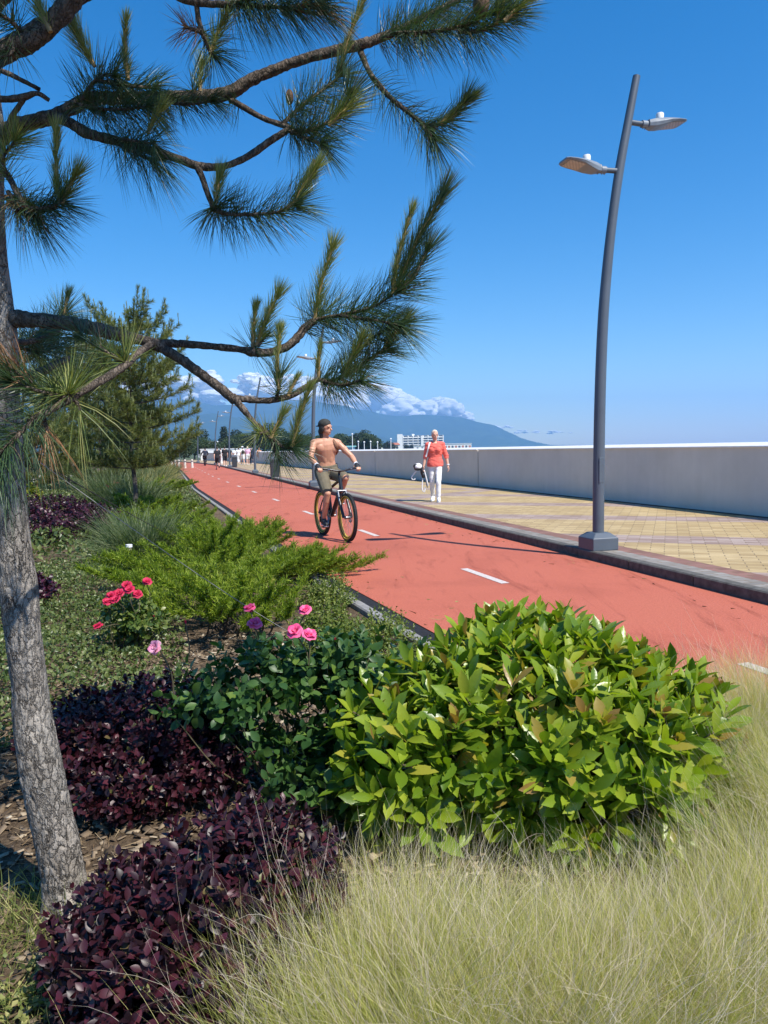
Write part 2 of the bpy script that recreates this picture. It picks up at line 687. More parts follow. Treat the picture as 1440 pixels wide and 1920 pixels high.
nt.links.new(edge1.outputs[0], mixe.inputs[1]); nt.links.new(edge2.outputs[0], mixe.inputs[2])
mixa = nd(nt, 'ShaderNodeMixRGB')
ise = mth(nt, 'GREATER_THAN', sep.outputs[0], .46)
nt.links.new(ise, mixa.inputs[0]); nt.links.new(mixe.outputs[0], mixa.inputs[1]); nt.links.new(mixb.outputs[0], mixa.inputs[2])
mort = nd(nt, 'ShaderNodeMixRGB')
mf = nd(nt, 'ShaderNodeMixRGB')
nt.links.new(ise, mf.inputs[0]); nt.links.new(br2.outputs['Fac'], mf.inputs[1]); nt.links.new(br.outputs['Fac'], mf.inputs[2])
mort.inputs[2].default_value = (.20, .15, .09, 1)
nt.links.new(mf.outputs[0], mort.inputs[0]); nt.links.new(mixa.outputs[0], mort.inputs[1])
nst = nd(nt, 'ShaderNodeTexNoise', Scale=1.3, Detail=6.0, Roughness=.7)
nt.links.new(uv.outputs[0], nst.inputs['Vector'])
st = ramp(nt, nst.outputs[0], [(.3, (.82, .8, .78)), (.6, (1.03, 1.03, 1.03))])
fin = nd(nt, 'ShaderNodeMixRGB', blend_type='MULTIPLY')
fin.inputs[0].default_value = 1
nt.links.new(mort.outputs[0], fin.inputs[1]); nt.links.new(st.outputs[0], fin.inputs[2])
nt.links.new(fin.outputs[0], b.inputs['Base Color'])
b.inputs['Roughness'].default_value = .8
b.inputs['Specular IOR Level'].default_value = .3
bp = nd(nt, 'ShaderNodeBump', Strength=.7, Distance=.006, invert=True)
nt.links.new(mf.outputs[0], bp.inputs['Height']); nt.links.new(bp.outputs[0], b.inputs['Normal'])
strip('promenade', lambda y: offs(xr, y, .13), lambda y: offs(xr, y, 5.2), .10, m_pav, 3)

# --- sea wall
WD = 4.78
m_wall, nt, b, out = new_mat('wall_render')
tc = nd(nt, 'ShaderNodeTexCoord')
n1 = nd(nt, 'ShaderNodeTexNoise', Scale=.8, Detail=7.0, Roughness=.65)
n2 = nd(nt, 'ShaderNodeTexNoise', Scale=90.0, Detail=3.0)
mpw = nd(nt, 'ShaderNodeMapping')
mpw.inputs['Scale'].default_value = (3, 3, .25)
n3 = nd(nt, 'ShaderNodeTexNoise', Scale=1.6, Detail=5.0, Roughness=.6)
nt.links.new(tc.outputs['Object'], mpw.inputs[0]); nt.links.new(mpw.outputs[0], n3.inputs['Vector'])
nt.links.new(tc.outputs['Object'], n1.inputs['Vector']); nt.links.new(tc.outputs['Object'], n2.inputs['Vector'])
a1 = ramp(nt, n1.outputs[0], [(.3, (.60, .545, .475)), (.7, (.70, .64, .57))])
a2 = ramp(nt, n3.outputs[0], [(.3, (.955, .955, .955)), (.6, (1, 1, 1))])
q = nd(nt, 'ShaderNodeMixRGB', blend_type='MULTIPLY'); q.inputs[0].default_value = 1
nt.links.new(a1.outputs[0], q.inputs[1]); nt.links.new(a2.outputs[0], q.inputs[2])
nt.links.new(q.outputs[0], b.inputs['Base Color'])
b.inputs['Roughness'].default_value = .85
bp = nd(nt, 'ShaderNodeBump', Strength=.25, Distance=.004)
nt.links.new(n2.outputs[0], bp.inputs['Height']); nt.links.new(bp.outputs[0], b.inputs['Normal'])
m_cope = plain('white_coping', (.80, .79, .77), .7, var=.06, scale=5)
m_foot_strip = plain('wall_foot_strip', (.012, .012, .013), .95)
wall = empty('sea_wall', (offs(xr, 20, WD)))
tag(wall, 'long pale grey concrete sea wall with white coping along the promenade', 'wall')
wy = [0.0]
joints = [22.6, 34.5]
jl = [22.6 - 11.9 * k for k in (2, 1)] + [22.6 + 11.9 * k for k in range(0, 9)]
wb = wall.location.copy()
for i in range(len(jl) - 1):
    y0, y1 = jl[i] + .035, jl[i + 1] - .035
    mb = MB(); mc = MB()
    n = 3
    ring, ringc = [], []
    for k in range(n + 1):
        y = y0 + (y1 - y0) * k / n
        A, B = offs(xr, y, WD) - wb, offs(xr, y, WD + .30) - wb
        ring.append([(A.x, A.y, .03), (A.x, A.y, 1.262), (B.x, B.y, 1.262), (B.x, B.y, -1.6)])
        C0, C1, C2, C3 = [offs(xr, y, WD + d) - wb for d in (-.035, .075, .26, .335)]
        ringc.append([(C0.x, C0.y, 1.262), (C0.x, C0.y, 1.285), (C1.x, C1.y, 1.348), (C2.x, C2.y, 1.348), (C3.x, C3.y, 1.285), (C3.x, C3.y, 1.262)])
    for mbx, rg in ((mb, ring), (mc, ringc)):
        m_ = len(rg[0])
        vs = [v for r_ in rg for v in r_]
        fs = [(i2 * m_ + k, i2 * m_ + (k + 1) % m_, (i2 + 1) * m_ + (k + 1) % m_, (i2 + 1) * m_ + k) for i2 in range(n) for k in range(m_)]
        fs += [tuple(range(m_ - 1, -1, -1)), tuple(n * m_ + k for k in range(m_))]
        mbx.add(vs, fs)
    mb.build('wall_panel', m_wall, wall)
    mc.build('coping', m_cope, wall)
# near-black strip laid on the paving along the foot of the wall
strip('wall_foot_strip', lambda y: offs(xr, y, WD - .14), lambda y: offs(xr, y, WD + .02), .1042, m_foot_strip)

# --- dashed lane line
m_line = plain('line_paint', (.54, .47, .43), .75, var=.22, scale=30, bump=.3)
dash0, dashd = Vector((1.035, 7.78, 0)), Vector((-.345, .939, 0))
k = -1
dy = [4.0, 7.78, 12.03, 16.2, 20.7] + [20.7 + 4.3 * i for i in range(1, 14)]
dx = lambda y: float(np.interp(y, [0, 4.0, 7.78, 12.03, 16.2, 20.7, 40, 80], [3.75, 2.34, 1.035, -.265, -1.65, -3.0, -9.0, -20.5]))
m_dash = None
for y in dy:
    if m_dash is None:
        mb = MB()
        mb.add([(-.045, -.5, 0), (.045, -.5, 0), (.045, .5, 0), (-.045, .5, 0)], [(0, 1, 2, 3)])
        me = mb.mesh('lane_marking'); me.materials.append(m_line); m_dash = me
    o = bpy.data.objects.new('lane_marking', m_dash); COL.objects.link(o)
    e = .5
    o.location = (dx(y), y, .004)
    o.rotation_euler = (0, 0, math.atan2(-(dx(y + e) - dx(y - e)), 2 * e))
    tag(o, kind='structure', group='white dashes along the cycle path')

# --- soil of the planting bed
m_soil, nt, b, out = new_mat('mulched_soil')
tc = nd(nt, 'ShaderNodeTexCoord')
n1 = nd(nt, 'ShaderNodeTexNoise', Scale=45.0, Detail=6.0, Roughness=.75)
n2 = nd(nt, 'ShaderNodeTexNoise', Scale=1.7, Detail=5.0, Roughness=.6)
for n in (n1, n2): nt.links.new(tc.outputs['Object'], n.inputs['Vector'])
c1 = ramp(nt, n1.outputs[0], [(.3, (.045, .032, .022)), (.5, (.13, .095, .065)), (.72, (.27, .205, .14))])
c2 = ramp(nt, n2.outputs[0], [(.3, (.62, .6, .55)), (.65, (1.1, 1.05, .95))])
q = nd(nt, 'ShaderNodeMixRGB', blend_type='MULTIPLY'); q.inputs[0].default_value = 1
nt.links.new(c1.outputs[0], q.inputs[1]); nt.links.new(c2.outputs[0], q.inputs[2])
nt.links.new(q.outputs[0], b.inputs['Base Color'])
b.inputs['Roughness'].default_value = .95
b.inputs['Specular IOR Level'].default_value = .2
bp = nd(nt, 'ShaderNodeBump', Strength=1.0, Distance=.02)
nt.links.new(n1.outputs[0], bp.inputs['Height']); nt.links.new(bp.outputs[0], b.inputs['Normal'])


def bed_z(x, y):
    e = max(0.0, min(1.0, (xl(y) - .32 - x) / .5))
    return -.035 + e * (.03 * mnoise.noise((x * .7, y * .7, 0)) + .018 * mnoise.noise((x * 3.1, y * 3.1, 4)))


V, Q = [], []
ys = list(np.concatenate([np.arange(-3, 8, .1), np.arange(8, 20, .4), np.arange(20, 132, 3)]))
nx = 70
for y in ys:
    x1 = xl(y) - .245
    for k in range(nx):
        f = (k / (nx - 1)) ** 2.0
        x = x1 - f * 16
        V.append((x, y, bed_z(x, y)))
for i in range(len(ys) - 1):
    for k in range(nx - 1):
        a = i * nx + k
        Q.append((a, a + nx, a + nx + 1, a + 1))
tag(link('planting_bed', np_mesh('planting_bed', V, np.array(Q), smooth=True), m_soil), kind='structure')

# --- land, sea, hills
m_land, nt, b, out = new_mat('grassland')
tc = nd(nt, 'ShaderNodeTexCoord')
n1 = nd(nt, 'ShaderNodeTexNoise', Scale=.02, Detail=8.0, Roughness=.7)
nt.links.new(tc.outputs['Object'], n1.inputs['Vector'])
c1 = ramp(nt, n1.outputs[0], [(.35, (.035, .06, .022)), (.6, (.09, .11, .045)), (.75, (.20, .18, .12))])
nt.links.new(c1.outputs[0], b.inputs['Base Color'])
b.inputs['Roughness'].default_value = .95
BX = 7400.0
coast = [(10.5, -60), (9.5, 0), (-25, 125), (-30, 170), (-20, 215), (30, 300), (120, 500), (230, 700), (330, 1200), (700, 2500), (1150, 5000), (1500, BX - 5)]
V = [(-BX + 5, -BX + 5, -.09), (900, -BX + 5, -.09)] + [(x, y, -.09) for x, y in coast] + [(-BX + 5, BX - 5, -.09)]
me = bpy.data.meshes.new('ground'); me.from_pydata(V, [], [tuple(range(len(V)))]); me.update()
tag(link('ground', me, m_land), kind='structure')
m_sea, nt, b, out = new_mat('sea_water')
b.inputs['Base Color'].default_value = (.012, .05, .085, 1)
b.inputs['Roughness'].default_value = .18
tc = nd(nt, 'ShaderNodeTexCoord')
n1 = nd(nt, 'ShaderNodeTexNoise', Scale=.35, Detail=5.0, Roughness=.6)
nt.links.new(tc.outputs['Object'], n1.inputs['Vector'])
bp = nd(nt, 'ShaderNodeBump', Strength=.5, Distance=.6)
nt.links.new(n1.outputs[0], bp.inputs['Height']); nt.links.new(bp.outputs[0], b.inputs['Normal'])
me = bpy.data.meshes.new('sea')
s_ = BX - 3
me.from_pydata([(-s_, -s_, -1.5), (s_, -s_, -1.5), (s_, s_, -1.5), (-s_, s_, -1.5)], [], [(0, 1, 2, 3)])
tag(link('sea', me, m_sea), kind='structure')

m_plaza = plain('pale_plaza', (.52, .46, .38), .85, var=.1, scale=2)
me = bpy.data.meshes.new('side_path')
me.from_pydata([(-40, 24, -.01), (-14.2, 24, -.01), (-21, 52, -.01), (-60, 52, -.01)], [], [(0, 1, 2, 3)])
tag(link('side_path', me, m_plaza), kind='structure')

m_hill, nt, b, out = new_mat('forested_slopes')
tc = nd(nt, 'ShaderNodeTexCoord')
n1 = nd(nt, 'ShaderNodeTexNoise', Scale=.012, Detail=9.0, Roughness=.7)
nt.links.new(tc.outputs['Object'], n1.inputs['Vector'])
c1 = ramp(nt, n1.outputs[0], [(.35, (.014, .034, .016)), (.6, (.03, .058, .024)), (.72, (.075, .09, .05))])
nt.links.new(c1.outputs[0], b.inputs['Base Color'])
b.inputs['Roughness'].default_value = 1
b.inputs['Specular IOR Level'].default_value = 0
far = [(-700, 800), (-300, 770), (0, 764), (200, 748), (330, 748), (360, 752), (400, 761), (460, 758), (520, 750), (590, 753), (650, 764), (700, 775),
       (760, 779), (800, 776), (840, 779), (870, 785), (900, 795), (940, 810), (970, 822), (1003, 834), (1100, 836)]
near = [(-700, 805), (0, 790), (300, 790), (400, 775), (470, 790), (560, 795), (640, 797), (700, 815), (760, 832), (800, 842), (1100, 842)]


def ridge(prof, D, dep, name, amp):
    nu, nv = 260, 46
    V, Q = [], []
    px = np.linspace(prof[0][0], prof[-1][0], nu)
    py = np.interp(px, [p[0] for p in prof], [p[1] for p in prof])
    for j in range(nv):
        v = j / (nv - 1) * 1.5 - 1                 # -1 foot, 0 crest, .5 behind
        for i in range(nu):
            P = at(px[i], py[i], D)
            h = max(P.z, -1)
            y = D + v * dep
            x = P.x / D * y if v > 0 else P.x
            sh = 1 - abs(v) ** 1.25 * (1 if v < 0 else 1.4)
            nz = mnoise.fractal((x * .0016 + 3, y * .0016, D), 1.0, 2.1, 6)
            rd = 1 - abs(mnoise.fractal((x * .0011, y * .0005, D + 9), .9, 2.1, 5))
            z = h * sh + min(1, h / 150) * amp * (nz * .35 + (rd - .75) * .9) * (1 - (1 - abs(v)) ** 6 * .8) * (sh > 0.02)
            V.append((x, y, max(z, -1.0)))
    for j in range(nv - 1):
        for i in range(nu - 1):
            a = j * nu + i
            Q.append((a, a + 1, a + nu + 1, a + nu))
    tag(link(name, np_mesh(name, V, np.array(Q), smooth=True), m_hill), kind='structure')


ridge(far, 6300.0, 1000, 'mountains', 130)
ridge(near, 4700.0, 700, 'hills', 70)

# --- the blue air between
m_haze = bpy.data.materials.new('air')
m_haze.use_nodes = True
nt = m_haze.node_tree
for n in list(nt.nodes):
    if n.type != 'OUTPUT_MATERIAL': nt.nodes.remove(n)
pv = nt.nodes.new('ShaderNodeVolumePrincipled')
pv.inputs['Color'].default_value = (.30, .58, 1.0, 1)
pv.inputs['Density'].default_value = HAZE = 1.75e-4
pv.inputs['Anisotropy'].default_value = .1
nt.links.new(pv.outputs[0], [n for n in nt.nodes if n.type == 'OUTPUT_MATERIAL'][0].inputs['Volume'])
mb = MB()
top_z = max(v.co.z for n_ in ('mountains', 'hills') for v in bpy.data.objects[n_].data.vertices) + 6
mb.box((0, 0, (top_z - 2.5) / 2), (2 * BX, 2 * BX, top_z + 2.5))

tag(mb.build('haze', m_haze), 'pale blue air between the promenade and the mountains', 'haze', kind='stuff')

# --- clouds on the mountain tops, beyond the haze
m_cloud, nt, b, out = new_mat('cloud_vapour')
b.inputs['Base Color'].default_value = (.93, .93, .94, 1)
b.inputs['Roughness'].default_value = 1
b.inputs['Specular IOR Level'].default_value = 0
tl = nd(nt, 'ShaderNodeBsdfTranslucent'); tl.inputs[0].default_value = (.95, .96, .98, 1)
tp = nd(nt, 'ShaderNodeBsdfTransparent')
m1 = nd(nt, 'ShaderNodeMixShader'); m1.inputs[0].default_value = .3
nt.links.new(b.outputs[0], m1.inputs[1]); nt.links.new(tl.outputs[0], m1.inputs[2])
lw = nd(nt, 'ShaderNodeLayerWeight', Blend=.5)
tc = nd(nt, 'ShaderNodeTexCoord')
nz = nd(nt, 'ShaderNodeTexNoise', Scale=.011, Detail=6.0, Roughness=.7)
nt.links.new(tc.outputs['Object'], nz.inputs['Vector'])
f = mth(nt, 'MULTIPLY_ADD', nz.outputs[0], .45, lw.outputs['Facing'])
fr = ramp(nt, f, [(.0, (0, 0, 0)), (.5, (0, 0, 0)), (1, (1, 1, 1))])
fr.color_ramp.elements[1].position = .78
fr.color_ramp.elements[2].position = 1.0
f2 = mth(nt, 'SUBTRACT', f, .72)
f3 = mth(nt, 'MULTIPLY', f2, 2.0)
f3n = nt.nodes.new('ShaderNodeClamp'); nt.links.new(f3, f3n.inputs[0])
m2 = nd(nt, 'ShaderNodeMixShader')
nt.links.new(f3n.outputs[0], m2.inputs[0]); nt.links.new(m1.outputs[0], m2.inputs[1]); nt.links.new(tp.outputs[0], m2.inputs[2])
nt.links.new(m2.outputs[0], out.inputs[0])

CD = 9000.0
bm0 = bmesh.new(); bmesh.ops.create_icosphere(bm0, subdivisions=4, radius=1)
IV = np.array([v.co[:] for v in bm0.verts]); bm0.verts.index_update()
IF = np.array([[v.index for v in f.verts] for f in bm0.faces]); bm0.free()


def cloud(name, puffs, label, seed):
    r = np.random.RandomState(seed)
    nb = NB()
    for (px, py, rp, sq) in puffs:
        c = at(px, py, CD + r.uniform(-260, 260))
        rad = rp * CD / F
        o = r.rand(3) * 50
        disp = np.array([mnoise.fractal(Vector(v * 1.5 + o), .95, 2.1, 4) for v in IV])
        V = IV * (1 + .30 * disp)[:, None] * np.array([rad * 1.25, rad, rad * sq]) + np.array(c)
        nb.add(V, [IF])
    o = nb.build(name, m_cloud, smooth=True)
    return tag(o, label, 'cloud', 'white clouds over the mountains', 'stuff')


rc = np.random.RandomState(3)


def bank(top, base, n, rmin, rmax, sq):
    """big puffs under the outline first, then smaller ones along it"""
    X, Y = [p[0] for p in top], [p[1] for p in top]
    pf = []
    for i in range(n):
        x = rc.uniform(X[0], X[-1])
        t = np.interp(x, X, Y)
        big = i < n * .45
        rr = rc.uniform(rmin, rmax) if big else rc.uniform(rmin * .35, rmin * .9)
        rr = min(rr, max(2.5, (base - t) * .55))
        y = rc.uniform(t + rr * sq, max(t + rr * sq + .1, base)) if big else t + rr * sq + abs(rc.normal()) * 9
        pf.append((x, y, rr, sq))
    return pf


cloud('cloud', bank([(590, 752), (640, 745), (665, 722), (690, 713), (715, 718), (740, 726), (765, 740), (790, 750), (815, 744), (835, 741), (850, 752), (868, 766), (890, 780)], 786, 100, 13, 30, .8),
      'bright white cumulus cloud piled on the right hand ridge', 11)
cloud('cloud', bank([(100, 720), (300, 712), (330, 698), (350, 702), (385, 698), (395, 692), (415, 704), (450, 702), (480, 696), (520, 704), (560, 698), (600, 714), (640, 740)], 764, 110, 13, 28, .62),
      'long cloud bank lying on the ridge behind the pine branches', 12)
pf = [(rc.uniform(915, 962), 801 + rc.uniform(-2, 3), rc.uniform(2, 4.5), .45) for i in range(14)]
pf += [(rc.uniform(965, 1080), 810 + rc.uniform(-3, 3), rc.uniform(2, 5), .3) for i in range(22)]
cloud('cloud', pf, 'small flat clouds low over the sea beyond the mountain slope', 13)
# ------------------------------------------------------------------ street lamps
m_lamp = plain('lamp_paint', (.085, .105, .13), .42, var=.08, scale=4, spec=.5)
m_lamp2 = plain('lamp_head_paint', (.20, .23, .26), .4, var=.06, scale=8)
m_dark = plain('black_plastic', (.018, .018, .02), .5, var=.2)
m_white = plain('white_plastic', (.78, .78, .78), .5, var=.05)
m_lens, nt, b, out = new_mat('lamp_lens')
b.inputs['Base Color'].default_value = (.55, .47, .40, 1); b.inputs['Roughness'].default_value = .25
tc = nd(nt, 'ShaderNodeTexCoord')
ck = nd(nt, 'ShaderNodeTexBrick', Scale=1.0)
ck.inputs['Brick Width'].default_value = .04; ck.inputs['Row Height'].default_value = .03; ck.inputs['Mortar Size'].default_value = .006
ck.inputs['Color1'].default_value = (.62, .52, .42, 1); ck.inputs['Color2'].default_value = (.5, .42, .35, 1); ck.inputs['Mortar'].default_value = (.3, .27, .25, 1)
nt.links.new(tc.outputs['Object'], ck.inputs['Vector']); nt.links.new(ck.outputs['Color'], b.inputs['Base Color'])

PZ = .10


def make_lamp():
    root = empty('street_lamp', (0, 0, 0))
    base = MB()
    a, c = .17, .098
    vs = [(sx * a, sy * a, 0) for sx, sy in ((-1, -1), (1, -1), (1, 1), (-1, 1))]
    vs += [(sx * a, sy * a, .145) for sx, sy in ((-1, -1), (1, -1), (1, 1), (-1, 1))]
    vs += [(sx * c, sy * c, .205) for sx, sy in ((-1, -1), (1, -1), (1, 1), (-1, 1))]
    fs = [(3, 2, 1, 0), (8, 9, 10, 11)]
    for o in (0, 4):
        fs += [(o + k, o + (k + 1) % 4, o + 4 + (k + 1) % 4, o + 4 + k) for k in range(4)]
    base.add(vs, fs)
    bo = base.build('base', m_lamp, root)
    bv = bo.modifiers.new('bevel', 'BEVEL'); bv.width = .008; bv.segments = 2
    pole = MB()
    # profile in the plane of the arms: x sideways, z up, measured from the photo
    prof = [(0, .15, .067), (.004, 1.0, .067), (.018, 1.9, .065), (.05, 2.7, .062), (.10, 3.3, .058), (.165, 3.85, .054),
            (.25, 4.4, .053), (.36, 4.95, .048), (.475, 5.5, .043)]
    pl = polyline([(x, 0, z, r_) for x, z, r_ in prof], .12)
    pole.tube([p[:3] for p in pl], [p[3] for p in pl], 24, side=(0, 1, 0))
    pole.build('pole', m_lamp, root, smooth=True)
    dr = MB()
    dr.box((.0, -.0655, .95), (.06, .006, .30), bev=.002)
    dr.build('service_hatch', m_lamp, root)
    for sgn, z, xo in ((1, 4.98, .365), (-1, 4.42, .255)):
        arm = MB()
        arm.tube([(xo, 0, z), (xo + sgn * .16, 0, z - .005), (xo + sgn * .19, 0, z - .005)], .030, 14, side=(0, 1, 0))
        ao = arm.build('arm', m_lamp, root, smooth=True)
        cl = MB()
        cl.tube([(xo + sgn * .185, 0, z - .005), (xo + sgn * .29, 0, z - .005)], .042, 16, side=(0, 1, 0))
        for k in (.20, .235): cl.tube([(xo + sgn * k, 0, z - .04), (xo + sgn * k, 0, z - .058)], .007, 8)
        cl.build('clamp', m_lamp2, ao, smooth=True)
        # flat lamp head widening and tilting up towards its end
        hd = MB()
        st = [(.26, .055, .0, .075), (.33, .085, .005, .095), (.42, .115, .018, .085), (.52, .14, .035, .058), (.62, .145, .045, .042), (.70, .13, .052, .034), (.735, .10, .056, .026)]
        vs, fs = [], []
        for x, w, zz, t in st:
            for (wy, wz) in ((-1, 0), (-.9, -.5), (.9, -.5), (1, 0), (.72, .5), (-.72, .5)):
                vs.append((xo + sgn * x, wy * w, z + zz + wz * t))
        for i in range(len(st) - 1):
            fs += [(i * 6 + k, i * 6 + (k + 1) % 6, i * 6 + 6 + (k + 1) % 6, i * 6 + 6 + k) for k in range(6)]
        fs += [tuple(range(6)), tuple((len(st) - 1) * 6 + k for k in range(6))]
        hd.add(vs, fs)
        ho = hd.build('lamp_head', m_lamp2, root)
        bv = ho.modifiers.new('bevel', 'BEVEL'); bv.width = .006; bv.segments = 2; bv.limit_method = 'ANGLE'
        ln = MB()
        vs = []
        for x, w, zz in ((.50, .105, .0), (.695, .10, .030)):
            for s in (-1, 1): vs.append((xo + sgn * x, s * w, z + zz))
            for s in (-1, 1): vs.append((xo + sgn * x, s * w, z + zz + .03))
        ln.add(vs, [(0, 1, 5, 4), (2, 6, 7, 3), (0, 4, 6, 2), (1, 3, 7, 5), (0, 2, 3, 1), (4, 5, 7, 6)])
        ln.build('lens', m_lens, ho)
        se = MB()
        se.lathe((xo + sgn * .43, 0, z + .055), [(.032, -.02), (.032, .014), (.044, .016), (.046, .07), (.040, .084), (.02, .088)], 16)
        se.build('light_sensor', m_white, ho, smooth=True)
    return root


lamp0 = make_lamp()
lb = Vector((2.57, 8.92, PZ)) + Vector((0, 0, .002))
stepv = Vector((-5.0, 17.25, 0))
ll = ['tall curved grey twin-arm street lamp standing nearest, beside the red path',
      'curved grey street lamp behind the shirtless cyclist, second along the kerb',
      'curved grey street lamp just left of the litter bin, third along the kerb',
      'curved grey street lamp left of the strolling crowd, fourth along the kerb',
      'distant curved grey street lamp, fifth along the kerb',
      'far distant grey street lamp, sixth along the kerb',
      'smallest, farthest grey street lamp, seventh along the kerb']
yaw = math.atan2(.2759, .9612)
for i in range(7):
    o = lamp0 if i == 0 else copy_tree(lamp0)
    p = lb + stepv * i
    if p.y > 66: p.x = xr(p.y) + .25
    o.location = p
    o.rotation_euler.z = yaw + (0 if i < 4 else .25)
    tag(o, ll[i], 'street lamp', 'grey street lamps along the kerb')


# ------------------------------------------------------------------ litter bins
m_bin = plain('bin_charcoal', (.03, .032, .036), .5, var=.15)
m_bin2 = plain('bin_lid_grey', (.10, .105, .115), .45, var=.1)


def make_bin():
    root = empty('litter_bin', (0, 0, 0))
    b_ = MB(); b_.box((0, 0, .44), (.40, .36, .78), bev=.012); b_.build('body', m_bin, root)
    f_ = MB(); f_.box((0, 0, .025), (.34, .30, .05)); f_.build('foot', m_bin2, root)
    l_ = MB()
    vs = [(-.20, -.18, .83), (.20, -.18, .83), (.20, .18, .83), (-.20, .18, .83), (-.20, -.18, .89), (.20, -.18, .89), (.20, .18, 1.0), (-.20, .18, 1.0)]
    l_.add(vs, [(3, 2, 1, 0), (4, 5, 6, 7), (0, 1, 5, 4), (1, 2, 6, 5), (2, 3, 7, 6), (3, 0, 4, 7)])
    l_.build('lid', m_bin2, root)
    s_ = MB(); s_.box((0, -.181, .74), (.26, .008, .09), bev=.003); s_.build('slot', m_dark, root)
    return root


bin0 = make_bin()
bin0.location = (-5.25, 36.2, PZ + .002); bin0.rotation_euler.z = yaw
tag(bin0, 'charcoal box litter bin on the promenade edge, right of the third lamp', 'litter bin', 'charcoal litter bins')
b2 = copy_tree(bin0)
b2.location = (-12.2, 61.5, PZ + .002)
tag(b2, 'distant charcoal litter bin by the fourth lamp beside the jogger', 'litter bin', 'charcoal litter bins')
# ------------------------------------------------------------------ people
m_skin = plain('tanned_skin', (.57, .29, .18), .45, var=.12, scale=9, spec=.4)
m_skin2 = plain('fair_skin', (.60, .34, .24), .5, var=.1, scale=9, spec=.4)
m_hair_d = plain('dark_hair', (.025, .018, .013), .6, var=.4, scale=40)
m_hair_b = plain('blonde_hair', (.72, .62, .48), .6, var=.2, scale=40)
m_olive = plain('olive_cloth', (.135, .115, .075), .85, var=.2, scale=14, bump=.3)
m_cap = plain('dark_cap_cloth', (.035, .035, .03), .85, var=.3, scale=30)
m_coral = plain('coral_cloth', (.78, .14, .105), .85, var=.12, scale=12, bump=.3)
m_wcloth = plain('white_cloth', (.78, .77, .75), .85, var=.07, scale=12, bump=.3)
m_black = plain('black_cloth', (.014, .014, .016), .85, var=.3, scale=12)
m_navy = plain('navy_cloth', (.018, .024, .045), .85, var=.3, scale=12)
m_pink = plain('pink_cloth', (.72, .42, .56), .85, var=.1, scale=12)
m_orange = plain('peach_cloth', (.62, .33, .2), .85, var=.1, scale=12)
m_strap = plain('brown_strap', (.16, .07, .035), .7, var=.2)
m_shoe = plain('shoe_dark', (.03, .03, .032), .6, var=.3)
m_sole = plain('shoe_sole', (.6, .6, .58), .6, var=.1)
m_eye = plain('eye', (.03, .02, .018), .3, var=.1)
m_lip = plain('lips', (.42, .14, .11), .5, var=.1)


def lerp(a, b_, t): return Vector(a) * (1 - t) + Vector(b_) * t


